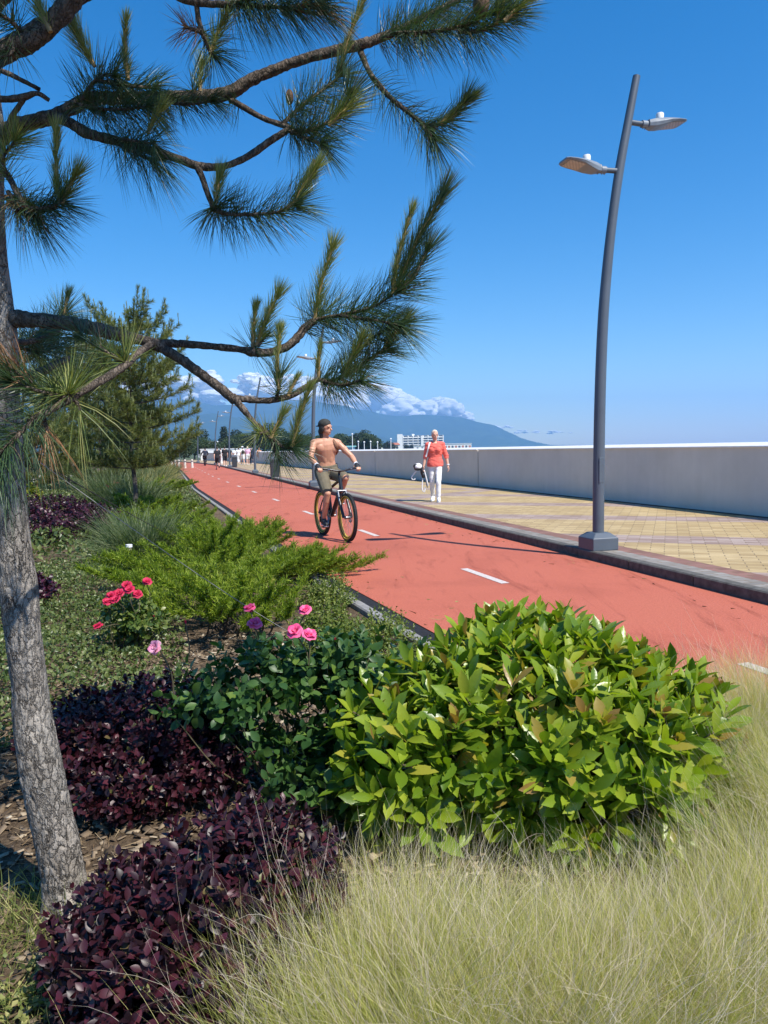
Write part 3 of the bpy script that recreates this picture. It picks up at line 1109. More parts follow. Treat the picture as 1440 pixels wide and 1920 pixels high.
def body_solids(mb, J, s, girth=1.0, fingers=False, curl=1.0):
    """fills mb with overlapping solids of a human body. J: joints in local space (x forward, y left)"""
    up = (Vector(J['neck']) - Vector(J['pelvis'])).normalized()
    side = (Vector(J['sho_l']) - Vector(J['sho_r'])).normalized()
    fw = side.cross(up).normalized()
    pel, nk = Vector(J['pelvis']), Vector(J['neck'])
    g = girth * s
    L = (nk - pel).length
    curve = J.get('hunch', .0)
    def sp(t): return pel + up * (L * t) + fw * (curve * math.sin(math.pi * t) * -.6)
    st = [(-.12, .085, .13), (.0, .105, .16), (.15, .10, .15), (.32, .09, .135), (.5, .105, .15), (.68, .118, .168), (.82, .108, .165), (.93, .08, .12), (1.0, .055, .06)]
    mb.tube([sp(t) for t, a, b_ in st], [(b_ * g, a * g) for t, a, b_ in st], 20, side=side)
    # neck and head
    hd = Vector(J['head'])
    mb.cap(sp(.93), lerp(nk, hd, .55), .058 * s, .05 * s)
    hf = Vector(J.get('face', fw)).normalized()
    hu = (hd - nk).normalized() * .35 + Vector((0, 0, .65)); hu = (hu - hf * hu.dot(hf)).normalized()
    hs_ = hu.cross(hf)
    M = Matrix((hf, hs_, hu)).transposed()
    mb.ell(hd + hu * .025 * s, (.097 * s, .076 * s, .098 * s), M)
    mb.ell(hd + hf * .028 * s - hu * .048 * s, (.066 * s, .055 * s, .066 * s), M)
    mb.ell(hd + hf * .062 * s - hu * .092 * s, (.026 * s, .026 * s, .020 * s), M)
    mb.cap(hd + hf * .092 * s + hu * .005 * s, hd + hf * .112 * s - hu * .034 * s, .009 * s, .014 * s, 8)
    mb.cap(hd + hf * .086 * s - hs_ * .042 * s + hu * .018 * s, hd + hf * .086 * s + hs_ * .042 * s + hu * .018 * s, .012 * s, .012 * s, 8)
    mb.ell(hd + hf * .086 * s - hu * .064 * s, (.012 * s, .024 * s, .011 * s), M, 10, 6)
    for q in (-1, 1):
        mb.ell(hd + hs_ * (q * .076 * s) - hu * .01 * s, (.02 * s, .01 * s, .032 * s), M, 10, 8)
    # limbs
    for k in ('l', 'r'):
        sh, el, wr = [Vector(J[j + k]) for j in ('sho_', 'elb_', 'wri_')]
        mb.ell(sh - Vector((0, 0, .012 * s)), (.064 * g, .066 * g, .068 * g))
        mb.cap(lerp(sp(.86), sh, .45), sh, .07 * g, .058 * g)
        mb.cap(sh, el, .052 * g, .040 * g)
        mb.ell(lerp(sh, el, .5), (.047 * g, .047 * g, .06 * g))
        mb.cap(el, lerp(el, wr, .35), .040 * g, .042 * g)
        mb.cap(lerp(el, wr, .3), wr, .042 * g, .027 * g)
        hip, kn, an = [Vector(J[j + k]) for j in ('hip_', 'kne_', 'ank_')]
        mb.cap(hip, lerp(hip, kn, .5), .088 * g, .073 * g)
        mb.cap(lerp(hip, kn, .5), kn, .073 * g, .053 * g)
        mb.cap(kn, lerp(kn, an, .3), .050 * g, .054 * g)
        cf = lerp(kn, an, .3) - Vector(J.get('heel_dir_' + k, (1, 0, 0))) * .012 * s
        mb.ell(cf, (.05 * g, .048 * g, .09 * g))
        mb.cap(lerp(kn, an, .28), an, .052 * g, .034 * g)
        toe = Vector(J['toe_' + k])
        mb.cap(an - Vector((0, 0, .03 * s)), toe, .036 * s, .030 * s)
        # hand: palm, four fingers of different lengths, thumb from the side
        hdv = Vector(J.get('hand_' + k, (wr - el))).normalized()
        pn = Vector(J.get('palm_' + k, (0, 1 if k == 'r' else -1, 0)))
        pn = (pn - hdv * pn.dot(hdv)).normalized()         # palm faces this way
        ps = hdv.cross(pn).normalized()
        if ps.dot(fw) < 0: ps = -ps                          # thumb side
        if 'thumb_' + k in J:
            t_ = Vector(J['thumb_' + k])
            if ps.dot(t_) < 0: ps = -ps
        pc = wr + hdv * .055 * s
        Mh = Matrix((hdv, ps, pn)).transposed()
        mb.ell(pc, (.058 * s, .042 * s, .018 * s), Mh)
        if fingers:
            for f in range(4):
                y = (.030 - f * .020) * s
                ln = (.074, .082, .077, .060)[f] * s
                p0 = pc + hdv * .040 * s + ps * y
                c = curl
                d0 = (hdv * math.cos(.5 * c) + pn * math.sin(.5 * c)).normalized()
                d1 = (hdv * math.cos(1.5 * c) + pn * math.sin(1.5 * c)).normalized()
                d2 = (hdv * math.cos(2.4 * c) + pn * math.sin(2.4 * c)).normalized()
                p1 = p0 + d0 * ln * .42; p2 = p1 + d1 * ln * .33; p3 = p2 + d2 * ln * .25
                mb.cap(p0 - hdv * .01 * s, p1, .0095 * s, .009 * s, 8); mb.cap(p1, p2, .009 * s, .0085 * s, 8); mb.cap(p2, p3, .0085 * s, .0075 * s, 8)
            t0 = wr + hdv * .025 * s + ps * .03 * s
            t1 = t0 + (hdv * .6 + ps * .6 + pn * .35).normalized() * .035 * s
            t2 = t1 + (hdv * .75 + ps * (.25 - .2 * curl) + pn * (.3 + .4 * curl)).normalized() * .034 * s
            mb.cap(t0, t1, .013 * s, .0105 * s, 8); mb.cap(t1, t2, .0105 * s, .009 * s, 8)
        else:
            mb.ell(pc + hdv * .06 * s + pn * .015 * s, (.045 * s, .034 * s, .016 * s), Mh)
    return dict(M=M, hd=hd, hf=hf, hu=hu, hs=hs_, sp=sp, up=up, side=side, fw=fw, s=s, g=g)


def face_bits(root, fr):
    e = MB(); s = fr['s']
    for q in (-1, 1):
        eo = MB(); eo.ell(fr['hd'] + fr['hf'] * .088 * s + fr['hs'] * (q * .032 * s) + fr['hu'] * .004 * s, (.008 * s, .014 * s, .007 * s), fr['M'], 10, 6)
        eo.build('eye', m_eye, root, smooth=True)
    l = MB(); l.ell(fr['hd'] + fr['hf'] * .0935 * s - fr['hu'] * .066 * s, (.008 * s, .021 * s, .0055 * s), fr['M'], 10, 6)
    l.build('mouth', m_lip, root, smooth=True)


def torso_cloth(mb, fr, t0, t1, fat=1.12, sleeves=None, J=None, flare=0.0):
    st = [(-.2, .10, .15), (-.12, .105, .155), (.0, .11, .165), (.15, .105, .155), (.32, .098, .142), (.5, .11, .155), (.68, .122, .172), (.82, .112, .168), (.93, .085, .12), (.97, .06, .075)]
    st = [q for q in st if t0 - 1e-6 <= q[0] <= t1 + 1e-6]
    g = fr['g'] * fat
    mb.tube([fr['sp'](t) for t, a, b_ in st], [((b_ + flare * max(0, .3 - t)) * g, (a + flare * max(0, .3 - t)) * g) for t, a, b_ in st], 20, side=fr['side'])
    if sleeves:
        for k in ('l', 'r'):
            sh, el, wr = [Vector(J[j + k]) for j in ('sho_', 'elb_', 'wri_')]
            mb.cap(lerp(fr['sp'](.86), sh, .45), sh, .078 * g, .066 * g)
            if sleeves <= 1:
                mb.cap(sh, lerp(sh, el, sleeves), .064 * g, .062 * g)
            else:
                mb.cap(sh, el, .062 * g, .052 * g); mb.cap(el, lerp(el, wr, sleeves - 1), .052 * g, .045 * g)


def leg_cloth(mb, fr, J, frac, fat=1.15, hip=True):
    """frac 0..1 to the knee, 1..2 to the ankle"""
    g = fr['g'] * fat
    if hip:
        st = [(-.14, .10, .14), (-.06, .11, .16), (.0, .112, .168), (.12, .106, .158), (.2, .102, .15)]
        mb.tube([fr['sp'](t) for t, a, b_ in st], [(b_ * g, a * g) for t, a, b_ in st], 20, side=fr['side'])
    for k in ('l', 'r'):
        hp, kn, an = [Vector(J[j + k]) for j in ('hip_', 'kne_', 'ank_')]
        if frac <= 1:
            e = lerp(hp, kn, frac)
            mb.cap(hp, e, .092 * g, .076 * g)
        else:
            mb.cap(hp, kn, .092 * g, .064 * g); mb.cap(kn, lerp(kn, an, frac - 1), .064 * g, .052 * g)


def hair_cap(mb, fr, cover=.2, long=0.0):
    s = fr['s']; hd, hf, hu, hs_ = fr['hd'], fr['hf'], fr['hu'], fr['hs']
    mb.ell(hd + hu * .034 * s - hf * .014 * s, (.098 * s, .083 * s, .099 * s), fr['M'])
    mb.ell(hd - hf * .045 * s - hu * .02 * s, (.06 * s, .07 * s, .075 * s), fr['M'])
    if long:
        mb.ell(hd - hf * .06 * s - hu * (.08 + long / 2) * s, (.045 * s, .06 * s, (.06 + long) * s), fr['M'])


def shoe(root, J, k, s, mat, sole, name='shoe'):
    an, toe = Vector(J['ank_' + k]), Vector(J['toe_' + k])
    d = (toe - an); dn = Vector((d.x, d.y, d.z)).normalized()
    heel = an - Vector((0, 0, .045 * s)) - Vector((dn.x, dn.y, 0)).normalized() * .035 * s
    mb = MB()
    mb.cap(heel, toe + dn * .01 * s, .042 * s, .036 * s, 14)
    mb.cap(an - Vector((0, 0, .03 * s)), lerp(an, toe, .5), .045 * s, .04 * s)
    mb.cap(an + Vector((0, 0, .01 * s)), an - Vector((0, 0, .03 * s)), .043 * s, .044 * s)
    so_ = remesh_obj(name, mb, .009, mat, root, 3)
    q = MB()
    dz = Vector((0, 0, -.034 * s))
    q.cap(heel + dz, toe + dn * .012 * s + dz * .75, .040 * s, .036 * s, 14)
    for i, v in enumerate(q.v):
        pass
    so2 = q.build('sole', sole, so_, smooth=True)
    # flatten the sole about its own line
    for v in so2.data.vertices:
        t = max(0, min(1, (v.co - heel).dot(dn) / max((toe - heel).length, .01)))
        c = lerp(heel + dz, toe + dz * .75, t)
        v.co.z = c.z + (v.co.z - c.z) * .35
    return so_


def walk_joints(h, stride=.3, phase=1, swing=.25, lean=.02, face=None, bend=.12, arms='swing'):
    s = h / 1.75
    J = {}
    hz = .93 * s
    J['pelvis'] = (0, 0, hz); J['neck'] = (lean, 0, 1.47 * s); J['head'] = (lean + .02, 0, 1.635 * s)
    if face is not None: J['face'] = face
    for k, q in (('l', 1), ('r', -1)):
        f = q * phase
        J['sho_' + k] = (lean - .01, q * .185 * s, 1.40 * s)
        a = -f * swing
        J['elb_' + k] = (lean - .02 + a * .30 * s, q * .235 * s, 1.40 * s - .29 * s)
        J['wri_' + k] = (lean + .03 + a * .55 * s + .04, q * .245 * s, 1.11 * s - .25 * s)
        J['hip_' + k] = (0, q * .085 * s, .90 * s)
        x = f * stride
        J['kne_' + k] = (x * .5 + bend * s * (1 if f > 0 else .8), q * .085 * s, .49 * s)
        lift = .0 if f > 0 else .03 * s
        J['ank_' + k] = (x - (0 if f > 0 else .04), q * .08 * s, .085 * s + lift)
        J['toe_' + k] = (x + .15 * s - (0 if f > 0 else .06), q * .095 * s, .038 * s)
    return J, s


def simple_person(name_label, loc, rz, h, J, s, girth, outfit, group=None, vox=.014):
    """a distant figure: body, hair or hat, top, trousers or shorts, shoes, bag"""
    root = empty('person', loc, rz)
    tag(root, name_label, 'person', group)
    mb = MB()
    fr = body_solids(mb, J, s, girth)
    remesh_obj('body', mb, vox, outfit.get('skin', m_skin2), root)
    hb = MB(); hair_cap(hb, fr, long=outfit.get('long', 0))
    remesh_obj('hair', hb, vox, outfit.get('hair', m_hair_d), root, 2)
    tb = MB(); torso_cloth(tb, fr, outfit.get('hem', -.12), .97, 1.14, outfit.get('sleeve', .6), J)
    remesh_obj('shirt', tb, vox, outfit['top'], root)
    lb_ = MB(); leg_cloth(lb_, fr, J, outfit.get('legs', .8))
    remesh_obj('trousers' if outfit.get('legs', .8) > 1 else 'shorts', lb_, vox, outfit['bottom'], root)
    for k in ('l', 'r'):
        q = MB(); an, toe = Vector(J['ank_' + k]), Vector(J['toe_' + k])
        q.cap(an - Vector((.04 * s, 0, .04 * s)), toe, .045 * s, .04 * s)
        q.build('shoe', outfit.get('shoe', m_wcloth), root, smooth=True)
    if 'hat' in outfit:
        q = MB(); hd = fr['hd']
        q.lathe(hd + fr['hu'] * .05 * s, [(.16 * s, 0), (.165 * s, .01), (.10 * s, .02), (.095 * s, .08 * s), (.07 * s, .10 * s), (.01, .105 * s)], 18)
        q.build('sun_hat', outfit['hat'], root, smooth=True)
    if 'bag' in outfit:
        q = MB(); c = fr['sp'](.55) - fr['fw'] * .19 * s
        q.ell(c, (.09 * s, .14 * s, .20 * s)); q.build('backpack', outfit['bag'], root, smooth=True)
    return root, fr


# ------------------------------------------------------------------ bicycle
m_tyre = plain('tyre_rubber', (.018, .018, .019), .8, var=.3, scale=30, bump=.4)
m_gold = plain('gold_sidewall', (.58, .40, .06), .5, var=.15)
m_bike = plain('black_bike_paint', (.012, .012, .014), .3, var=.2)
m_steel = plain('brushed_steel', (.22, .22, .23), .36, metal=1.0, var=.1, scale=30)
m_spoke = plain('spoke_steel', (.35, .35, .36), .35, metal=.8, var=.1)


def wheel(parent, c, rim_mat, spokes=28):
    Rw = .352
    M = Matrix.Rotation(math.pi / 2, 3, 'X')
    root = empty('wheel', c, parent=parent)
    t = MB(); t.torus((0, 0, 0), Rw - .026, .026, M, 56, 10, 1.05)
    # knobs of the tread
    for i in range(84):
        a = 2 * math.pi * i / 84
        for q, da in ((-.013, 0), (.013, .037)):
            ca, sa = math.cos(a + da), math.sin(a + da)
            t.box((ca * (Rw - .001), q, sa * (Rw - .001)), (.010, .014, .016), M=Matrix(((ca, 0, -sa), (0, 1, 0), (sa, 0, ca))))
    t.build('tyre', m_tyre, root, smooth=False)
    r_ = MB(); r_.torus((0, 0, 0), Rw - .062, .015, M, 56, 8, 1.0)
    r_.build('rim', rim_mat, root, smooth=True)
    sw = MB()
    for q in (-1, 1): sw.torus((0, q * .0225, 0), Rw - .036, .0085, M, 56, 6)
    sw.build('sidewall', rim_mat, root, smooth=True)
    s_ = MB()
    for i in range(spokes):
        a = 2 * math.pi * i / spokes
        q = .03 if i % 2 else -.03
        b_ = a + (.35 if (i // 2) % 2 else -.35)
        s_.tube([(math.cos(b_) * .025, q, math.sin(b_) * .025), (math.cos(a) * (Rw - .07), 0, math.sin(a) * (Rw - .07))], .0016, 5)
    s_.build('spokes', m_spoke, root)
    h = MB(); h.tube([(0, -.055, 0), (0, -.03, 0), (0, 0, 0), (0, .03, 0), (0, .055, 0)], [.014, .026, .018, .026, .014], 14, side=(1, 0, 0))
    h.build('hub', m_steel, root, smooth=True)
    d = MB(); d.torus((0, .045, 0), .068, .012, M, 30, 6, .12)
    for i in range(5):
        a = 2 * math.pi * i / 5
        d.tube([(0, .045, 0), (math.cos(a) * .06, .045, math.sin(a) * .06)], .006, 6)
    d.build('brake_disc', m_steel, root)
    return root


def make_bike(label, loc, rz, gold=True, group=None):
    """x forward, rear contact at 0, front contact at 1.08"""
    root = empty('bicycle', loc, rz)
    tag(root, label, 'bicycle', group)
    Rw = .352
    wheel(root, (0, 0, Rw), m_tyre if not gold else m_gold)
    wheel(root, (1.08, 0, Rw), m_gold if gold else m_tyre)
    BBp, ST, HT, HB = (.435, 0, .335), (.30, 0, .80), (.80, 0, .93), (.855, 0, .77)
    f = MB()
    f.tube([BBp, ST], .018, 12); f.tube([BBp, (.86, 0, .765)], .030, 14); f.tube([(.325, 0, .735), (.81, 0, .90)], .022, 12)
    f.tube([HT, (.862, 0, .74)], .027, 14)
    for q in (-1, 1):
        f.tube([(.42, q * .035, .335), (.2, q * .06, .34), (0, q * .062, Rw)], .012, 10)
        f.tube([(.325, q * .02, .735), (.15, q * .05, .55), (0, q * .062, Rw)], .010, 10)
    fo = f.build('frame', m_bike, root, smooth=True)
    bt = MB(); bt.tube([(.56, 0, .46), (.70, 0, .62)], .036, 14); bt.build('bottle', m_dark, fo, smooth=True)
    fk = MB()
    for q in (-1, 1):
        fk.tube([(.875, q * .062, .73), (.95, q * .062, .55)], .017, 12)
    fk.tube([(.868, -.07, .735), (.868, .07, .735)], .022, 12)
    fk.build('fork', m_steel, root, smooth=True)
    fl = MB()
    for q in (-1, 1): fl.tube([(.935, q * .062, .585), (1.06, q * .062, .40), (1.08, q * .062, Rw)], .022, 12)
    fl.tube([(.945, -.06, .66), (.985, 0, .735), (.945, .06, .66)], .012, 10)
    fl.build('fork_leg', m_bike, root, smooth=True)
    hb = MB()
    hb.tube([(.79, 0, .945), (.775, 0, 1.0), (.83, 0, 1.03)], .019, 12)
    hb.tube([(.775, -.34, 1.075), (.80, -.2, 1.065), (.835, -.06, 1.035), (.835, .06, 1.035), (.80, .2, 1.065), (.775, .34, 1.075)], .014, 12)
    ho = hb.build('handlebar', m_bike, root, smooth=True)
    for q in (-1, 1):
        gr = MB(); gr.tube([(.788, q * .245, 1.069), (.773, q * .35, 1.0755)], .018, 12); gr.build('grip', m_dark, ho, smooth=True)
        lv = MB(); lv.tube([(.82, q * .19, 1.06), (.86, q * .21, 1.045), (.865, q * .29, 1.035)], .006, 8); lv.box((.82, q * .18, 1.055), (.03, .03, .03), bev=.004)
        lv.build('brake_lever', m_steel, ho, smooth=True)
    sd_ = MB()
    sd_.tube([(.16, 0, .945), (.20, 0, .955), (.28, 0, .955), (.36, 0, .95), (.43, 0, .935)], [(.055, .02), (.075, .026), (.06, .026), (.03, .024), (.018, .016)], 14, side=(0, 1, 0))
    so_ = sd_.build('saddle', m_dark, root, smooth=True)
    sp_ = MB(); sp_.tube([(.30, 0, .80), (.28, 0, .94)], .014, 10); sp_.build('seat_post', m_steel, so_, smooth=True)
    ck = MB()
    ck.torus((.435, -.052, .335), .075, .008, Matrix.Rotation(math.pi / 2, 3, 'X'), 30, 6, .5)
    for i in range(4):
        a = math.pi / 2 * i + .4
        ck.tube([(.435, -.052, .335), (.435 + .07 * math.cos(a), -.052, .335 + .07 * math.sin(a))], .007, 6)
    ck.tube([(.435, -.06, .335), (.435, .06, .335)], .02, 12)
    ca = R(-75)
    for q, sg in ((-1, 1), (1, -1)):
        pe = Vector((.435 + sg * .17 * math.cos(ca), q * .085, .335 + sg * .17 * math.sin(ca)))
        ck.tube([(.435, q * .07, .335), pe], .011, 8)
    co = ck.build('crankset', m_steel, root, smooth=True)
    for q, sg in ((-1, 1), (1, -1)):
        pe = Vector((.435 + sg * .17 * math.cos(ca), q * .14, .335 + sg * .17 * math.sin(ca)))
        pd = MB(); pd.box(pe, (.09, .09, .018), bev=.004); pd.build('pedal', m_dark, root)
    cs = MB()
    for k, rr in enumerate((.05, .04, .032)): cs.torus((0, -.03 - k * .006, Rw), rr, .006, Matrix.Rotation(math.pi / 2, 3, 'X'), 24, 6, .4)
    cs.tube([(.435, -.052, .41), (0, -.04, Rw + .045)], .005, 6); cs.tube([(.435, -.052, .26), (.05, -.04, .24), (.03, -.04, .30)], .005, 6)
    cs.box((.04, -.055, .25), (.03, .02, .09))
    cs.build('chain', m_bike, root)
    return root


def rider_joints(s=1.0):
    J = {}
    J['pelvis'] = (.24, 0, 1.02); J['neck'] = (.36, -.05, 1.545); J['head'] = (.395, -.06, 1.69)
    J['face'] = (.80, .60, .0)
    for k, q in (('l', 1), ('r', -1)):
        J['sho_' + k] = (.355, q * .195 - .045, 1.455)
        J['elb_' + k] = (.51, q * .335 - .015, 1.24)
        J['wri_' + k] = (.705, q * .315, 1.115)
        J['hand_' + k] = (.92, -q * .06, -.38); J['palm_' + k] = (-.4, 0, -.9); J['thumb_' + k] = (0, -q, 0)
        J['hip_' + k] = (.25, q * .09, .985)
    J['kne_r'] = (.60, -.125, .69); J['ank_r'] = (.43, -.135, .285); J['toe_r'] = (.565, -.145, .215)
    J['kne_l'] = (.70, .13, .92); J['ank_l'] = (.37, .135, .60); J['toe_l'] = (.50, .145, .545)
    return J


# shirtless cyclist riding towards the viewer
rear, front = Vector((-.985, 11.92, 0)), Vector((-.545, 10.95, 0))
hdg = math.atan2((front - rear).y, (front - rear).x)
bloc = Vector((rear.x, rear.y, .004))
make_bike('black mountain bike with gold tyre sidewalls ridden towards the viewer', bloc, hdg, True)
J = rider_joints()
root = empty('person', bloc, hdg)
tag(root, 'shirtless tanned man in olive shorts riding the black mountain bike', 'person')
mb = MB()
fr = body_solids(mb, J, 1.0, 1.03, True, 1.0)
# chest, belly and back muscles
sp, fw, side, up = fr['sp'], fr['fw'], fr['side'], fr['up']
for q in (-1, 1):
    mb.ell(sp(.70) + fw * .062 + side * q * .085, (.050, .095, .08), Matrix((fw, side, up)).transposed())
    mb.ell(sp(.42) + fw * .05 + side * q * .04, (.05, .055, .14), Matrix((fw, side, up)).transposed())
    mb.ell(sp(.62) - fw * .03 + side * q * .135, (.06, .045, .12), Matrix((fw, side, up)).transposed())
remesh_obj('body', mb, .0065, m_skin, root, 5)
face_bits(root, fr)
hb = MB(); hair_cap(hb, fr, long=.07)
for q in (-1, 1): hb.ell(fr['hd'] - fr['hf'] * .02 + fr['hs'] * q * .07 - fr['hu'] * .02, (.045, .022, .06), fr['M'])
hb.ell(fr['hd'] - fr['hf'] * .075 - fr['hu'] * .06, (.05, .06, .07), fr['M'])
remesh_obj('hair', hb, .009, m_hair_d, root, 2)
cb = MB()
hd, hf, hu, hs_ = fr['hd'], fr['hf'], fr['hu'], fr['hs']
cb.ell(hd + hu * .058 - hf * .012, (.106, .09, .082), fr['M'])
cb.ell(hd - hf * .115 + hu * .03, (.055, .06, .012), fr['M'])
remesh_obj('cap', cb, .008, m_cap, root, 3)
lb_ = MB(); leg_cloth(lb_, fr, J, .86, 1.16)
remesh_obj('shorts', lb_, .009, m_olive, root, 4)
stp = MB()
pts = [sp(.45) + fw * -.05 + side * .17, sp(.62) + fw * .075 + side * .165, sp(.78) + fw * .118 + side * .135, sp(.92) + fw * .07 + side * .115, sp(.95) - fw * .03 + side * .11, sp(.75) - fw * .13 + side * .11]
stp.tube([p[:] for p in polyline([tuple(p) for p in pts], .03)], (.022, .006) and [(.022, .006)] * len(polyline([tuple(p) for p in pts], .03)), 8, side=side)
stp.build('shoulder_strap', m_strap, root, smooth=True)
bp_ = MB(); bp_.ell(sp(.55) - fw * .17, (.075, .13, .19), Matrix((fw, side, up)).transposed()); bp_.build('backpack', m_strap, root, smooth=True)
for k, q in (('l', 1), ('r', -1)):
    g_ = MB()
    wr = Vector(J['wri_' + k]); hv = Vector(J['hand_' + k]).normalized()
    pn = Vector(J['palm_' + k]); pn = (pn - hv * pn.dot(hv)).normalized(); ps = hv.cross(pn)
    g_.ell(wr + hv * .05, (.06, .049, .026), Matrix((hv, ps, pn)).transposed())
    g_.cap(wr - hv * .02, wr + hv * .02, .035, .038)
    remesh_obj('glove', g_, .007, m_dark, root, 2)
    cu = MB(); cu.tube([wr - hv * .03, wr - hv * .005], .040, 16); cu.build('glove_cuff', m_white, root, smooth=True)
    shoe(root, J, k, 1.0, m_shoe, m_sole)
    an = Vector(J['ank_' + k]); so_ = MB(); so_.cap(an + Vector((0, 0, .055)), an, .043, .042); so_.build('sock', m_bin2, root, smooth=True)

# woman in coral walking on the promenade
J, s = walk_joints(1.66, .17, 1, .12, .015, face=(.95, .30, 0))
J['sho_r'] = (.005, -.165, 1.325); J['sho_l'] = (.005, .165, 1.325); J['elb_r'] = (.0, -.225, 1.07); J['wri_r'] = (.06, -.265, .84)
J['elb_l'] = (-.02, .255, 1.07); J['wri_l'] = (.03, .30, .84)
for k in ('l', 'r'): J['toe_' + k] = (J['toe_' + k][0], J['toe_' + k][1], .036)
root = empty('person', (1.22, 17.5, PZ + .002), R(-97))
tag(root, 'woman with cropped platinum hair in coral sweater and white trousers walking', 'person')
mb = MB()
fr = body_solids(mb, J, s, 1.0, True, .55)
remesh_obj('body', mb, .0065, m_skin2, root, 4)
face_bits(root, fr)
hb = MB(); hair_cap(hb, fr)
remesh_obj('hair', hb, .008, m_hair_b, root, 3)
tb = MB(); torso_cloth(tb, fr, -.12, .93, 1.16, 1.2, J, .04)
sp, fw, side, up = fr['sp'], fr['fw'], fr['side'], fr['up']
for q in (-1, 1): tb.ell(sp(.64) + fw * .085 + side * q * .07, (.065, .075, .07))
so_ = remesh_obj('sweater', tb, .008, m_coral, root, 3)
for v in so_.data.vertices:
    n = mnoise.fractal(v.co * Vector((9, 9, 22)).length if False else Vector((v.co.x * 8, v.co.y * 8, v.co.z * 20)), 1, 2, 3)
    v.co += v.normal * n * .009
st_ = MB()
pts = [sp(.97) - side * .085 - fw * .02, Vector(J['sho_r']) + Vector((.06, .05, .055)), Vector(J['sho_r']) + Vector((.105, .02, -.06)), lerp(J['sho_r'], J['elb_r'], .7) + Vector((.085, .03, 0)), lerp(J['elb_r'], J['wri_r'], .1) + Vector((.075, .02, 0))]
pl = polyline([tuple(p) for p in pts], .03)
st_.tube([p[:] for p in pl], [(.019, .005)] * len(pl), 8, side=side)
st_.build('sweater_stripe', m_wcloth, root, smooth=True)
lb_ = MB(); leg_cloth(lb_, fr, J, 1.84, 1.02)
so_ = remesh_obj('trousers', lb_, .008, m_wcloth, root, 3)
for v in so_.data.vertices:
    v.co += v.normal * mnoise.fractal(Vector((v.co.x * 7, v.co.y * 7, v.co.z * 9)), 1, 2, 3) * .006
for k in ('l', 'r'): shoe(root, J, k, 1.08, m_wcloth, m_white)
wr = Vector(J['wri_l']); q = MB(); q.tube([wr + Vector((0, 0, .035)), wr + Vector((0, 0, .008))], .036, 14); q.build('wristband', m_white, root, smooth=True)
# the skating gear hanging from her right hand
hand = root.matrix_basis @ (Vector(J['wri_r']) + Vector((.02, 0, -.10)))
hand = Matrix.Translation(root.location) @ Matrix.Rotation(root.rotation_euler.z, 4, 'Z') @ (Vector(J['wri_r']) + Vector((.02, 0, -.09)))
gear = empty('helmet', hand, R(-97))
tag(gear, 'white and black helmet with pads hanging from the walking woman\'s right hand', 'helmet')
h_ = MB(); h_.ell((-.06, -.14, .07), (.12, .10, .085)); h_.build('shell', m_wcloth, gear, smooth=True)
for dx_ in (-.10, -.05, .0):
    v_ = MB(); v_.ell((dx_ + .02, -.175, .085), (.012, .07, .055)); v_.build('vent', m_dark, gear, smooth=True)
l_ = MB(); l_.ell((-.06, -.14, .025), (.115, .095, .05)); l_.build('lining', m_dark, gear, smooth=True)
p_ = MB(); p_.ell((-.02, -.03, -.04), (.06, .055, .11)); p_.ell((.0, -.01, -.13), (.05, .05, .07)); remesh_obj('pad', p_, .01, m_dark, gear, 2)
for (pts, m_) in (([(-.02, -.02, 0), (0, .03, -.15), (.01, .06, -.33), (.0, .08, -.42)], m_bin2), ([(.03, .01, 0), (.04, .05, -.15), (.045, .09, -.32), (.03, .10, -.38)], m_wcloth),
                 ([(0, -.03, -.2), (0, -.04, -.38), (0, -.035, -.48), (0, .0, -.52), (0, .02, -.48), (0, .02, -.40)], m_wcloth), ([(-.05, -.17, -.02), (-.05, -.27, -.14), (-.05, -.29, -.2), (-.05, -.25, -.235), (-.05, -.20, -.21)], m_wcloth)):
    pl = polyline(pts, .02)
    s_ = MB(); s_.tube([p[:] for p in pl], [(.013, .004)] * len(pl), 8, side=(0, 1, 0)); s_.build('strap', m_, gear, smooth=True)

# distant people
g_ = 'people strolling far along the promenade'


def far_spot(px, d, z): 
    p = at(px, 840, d); return Vector((p.x, p.y, z))


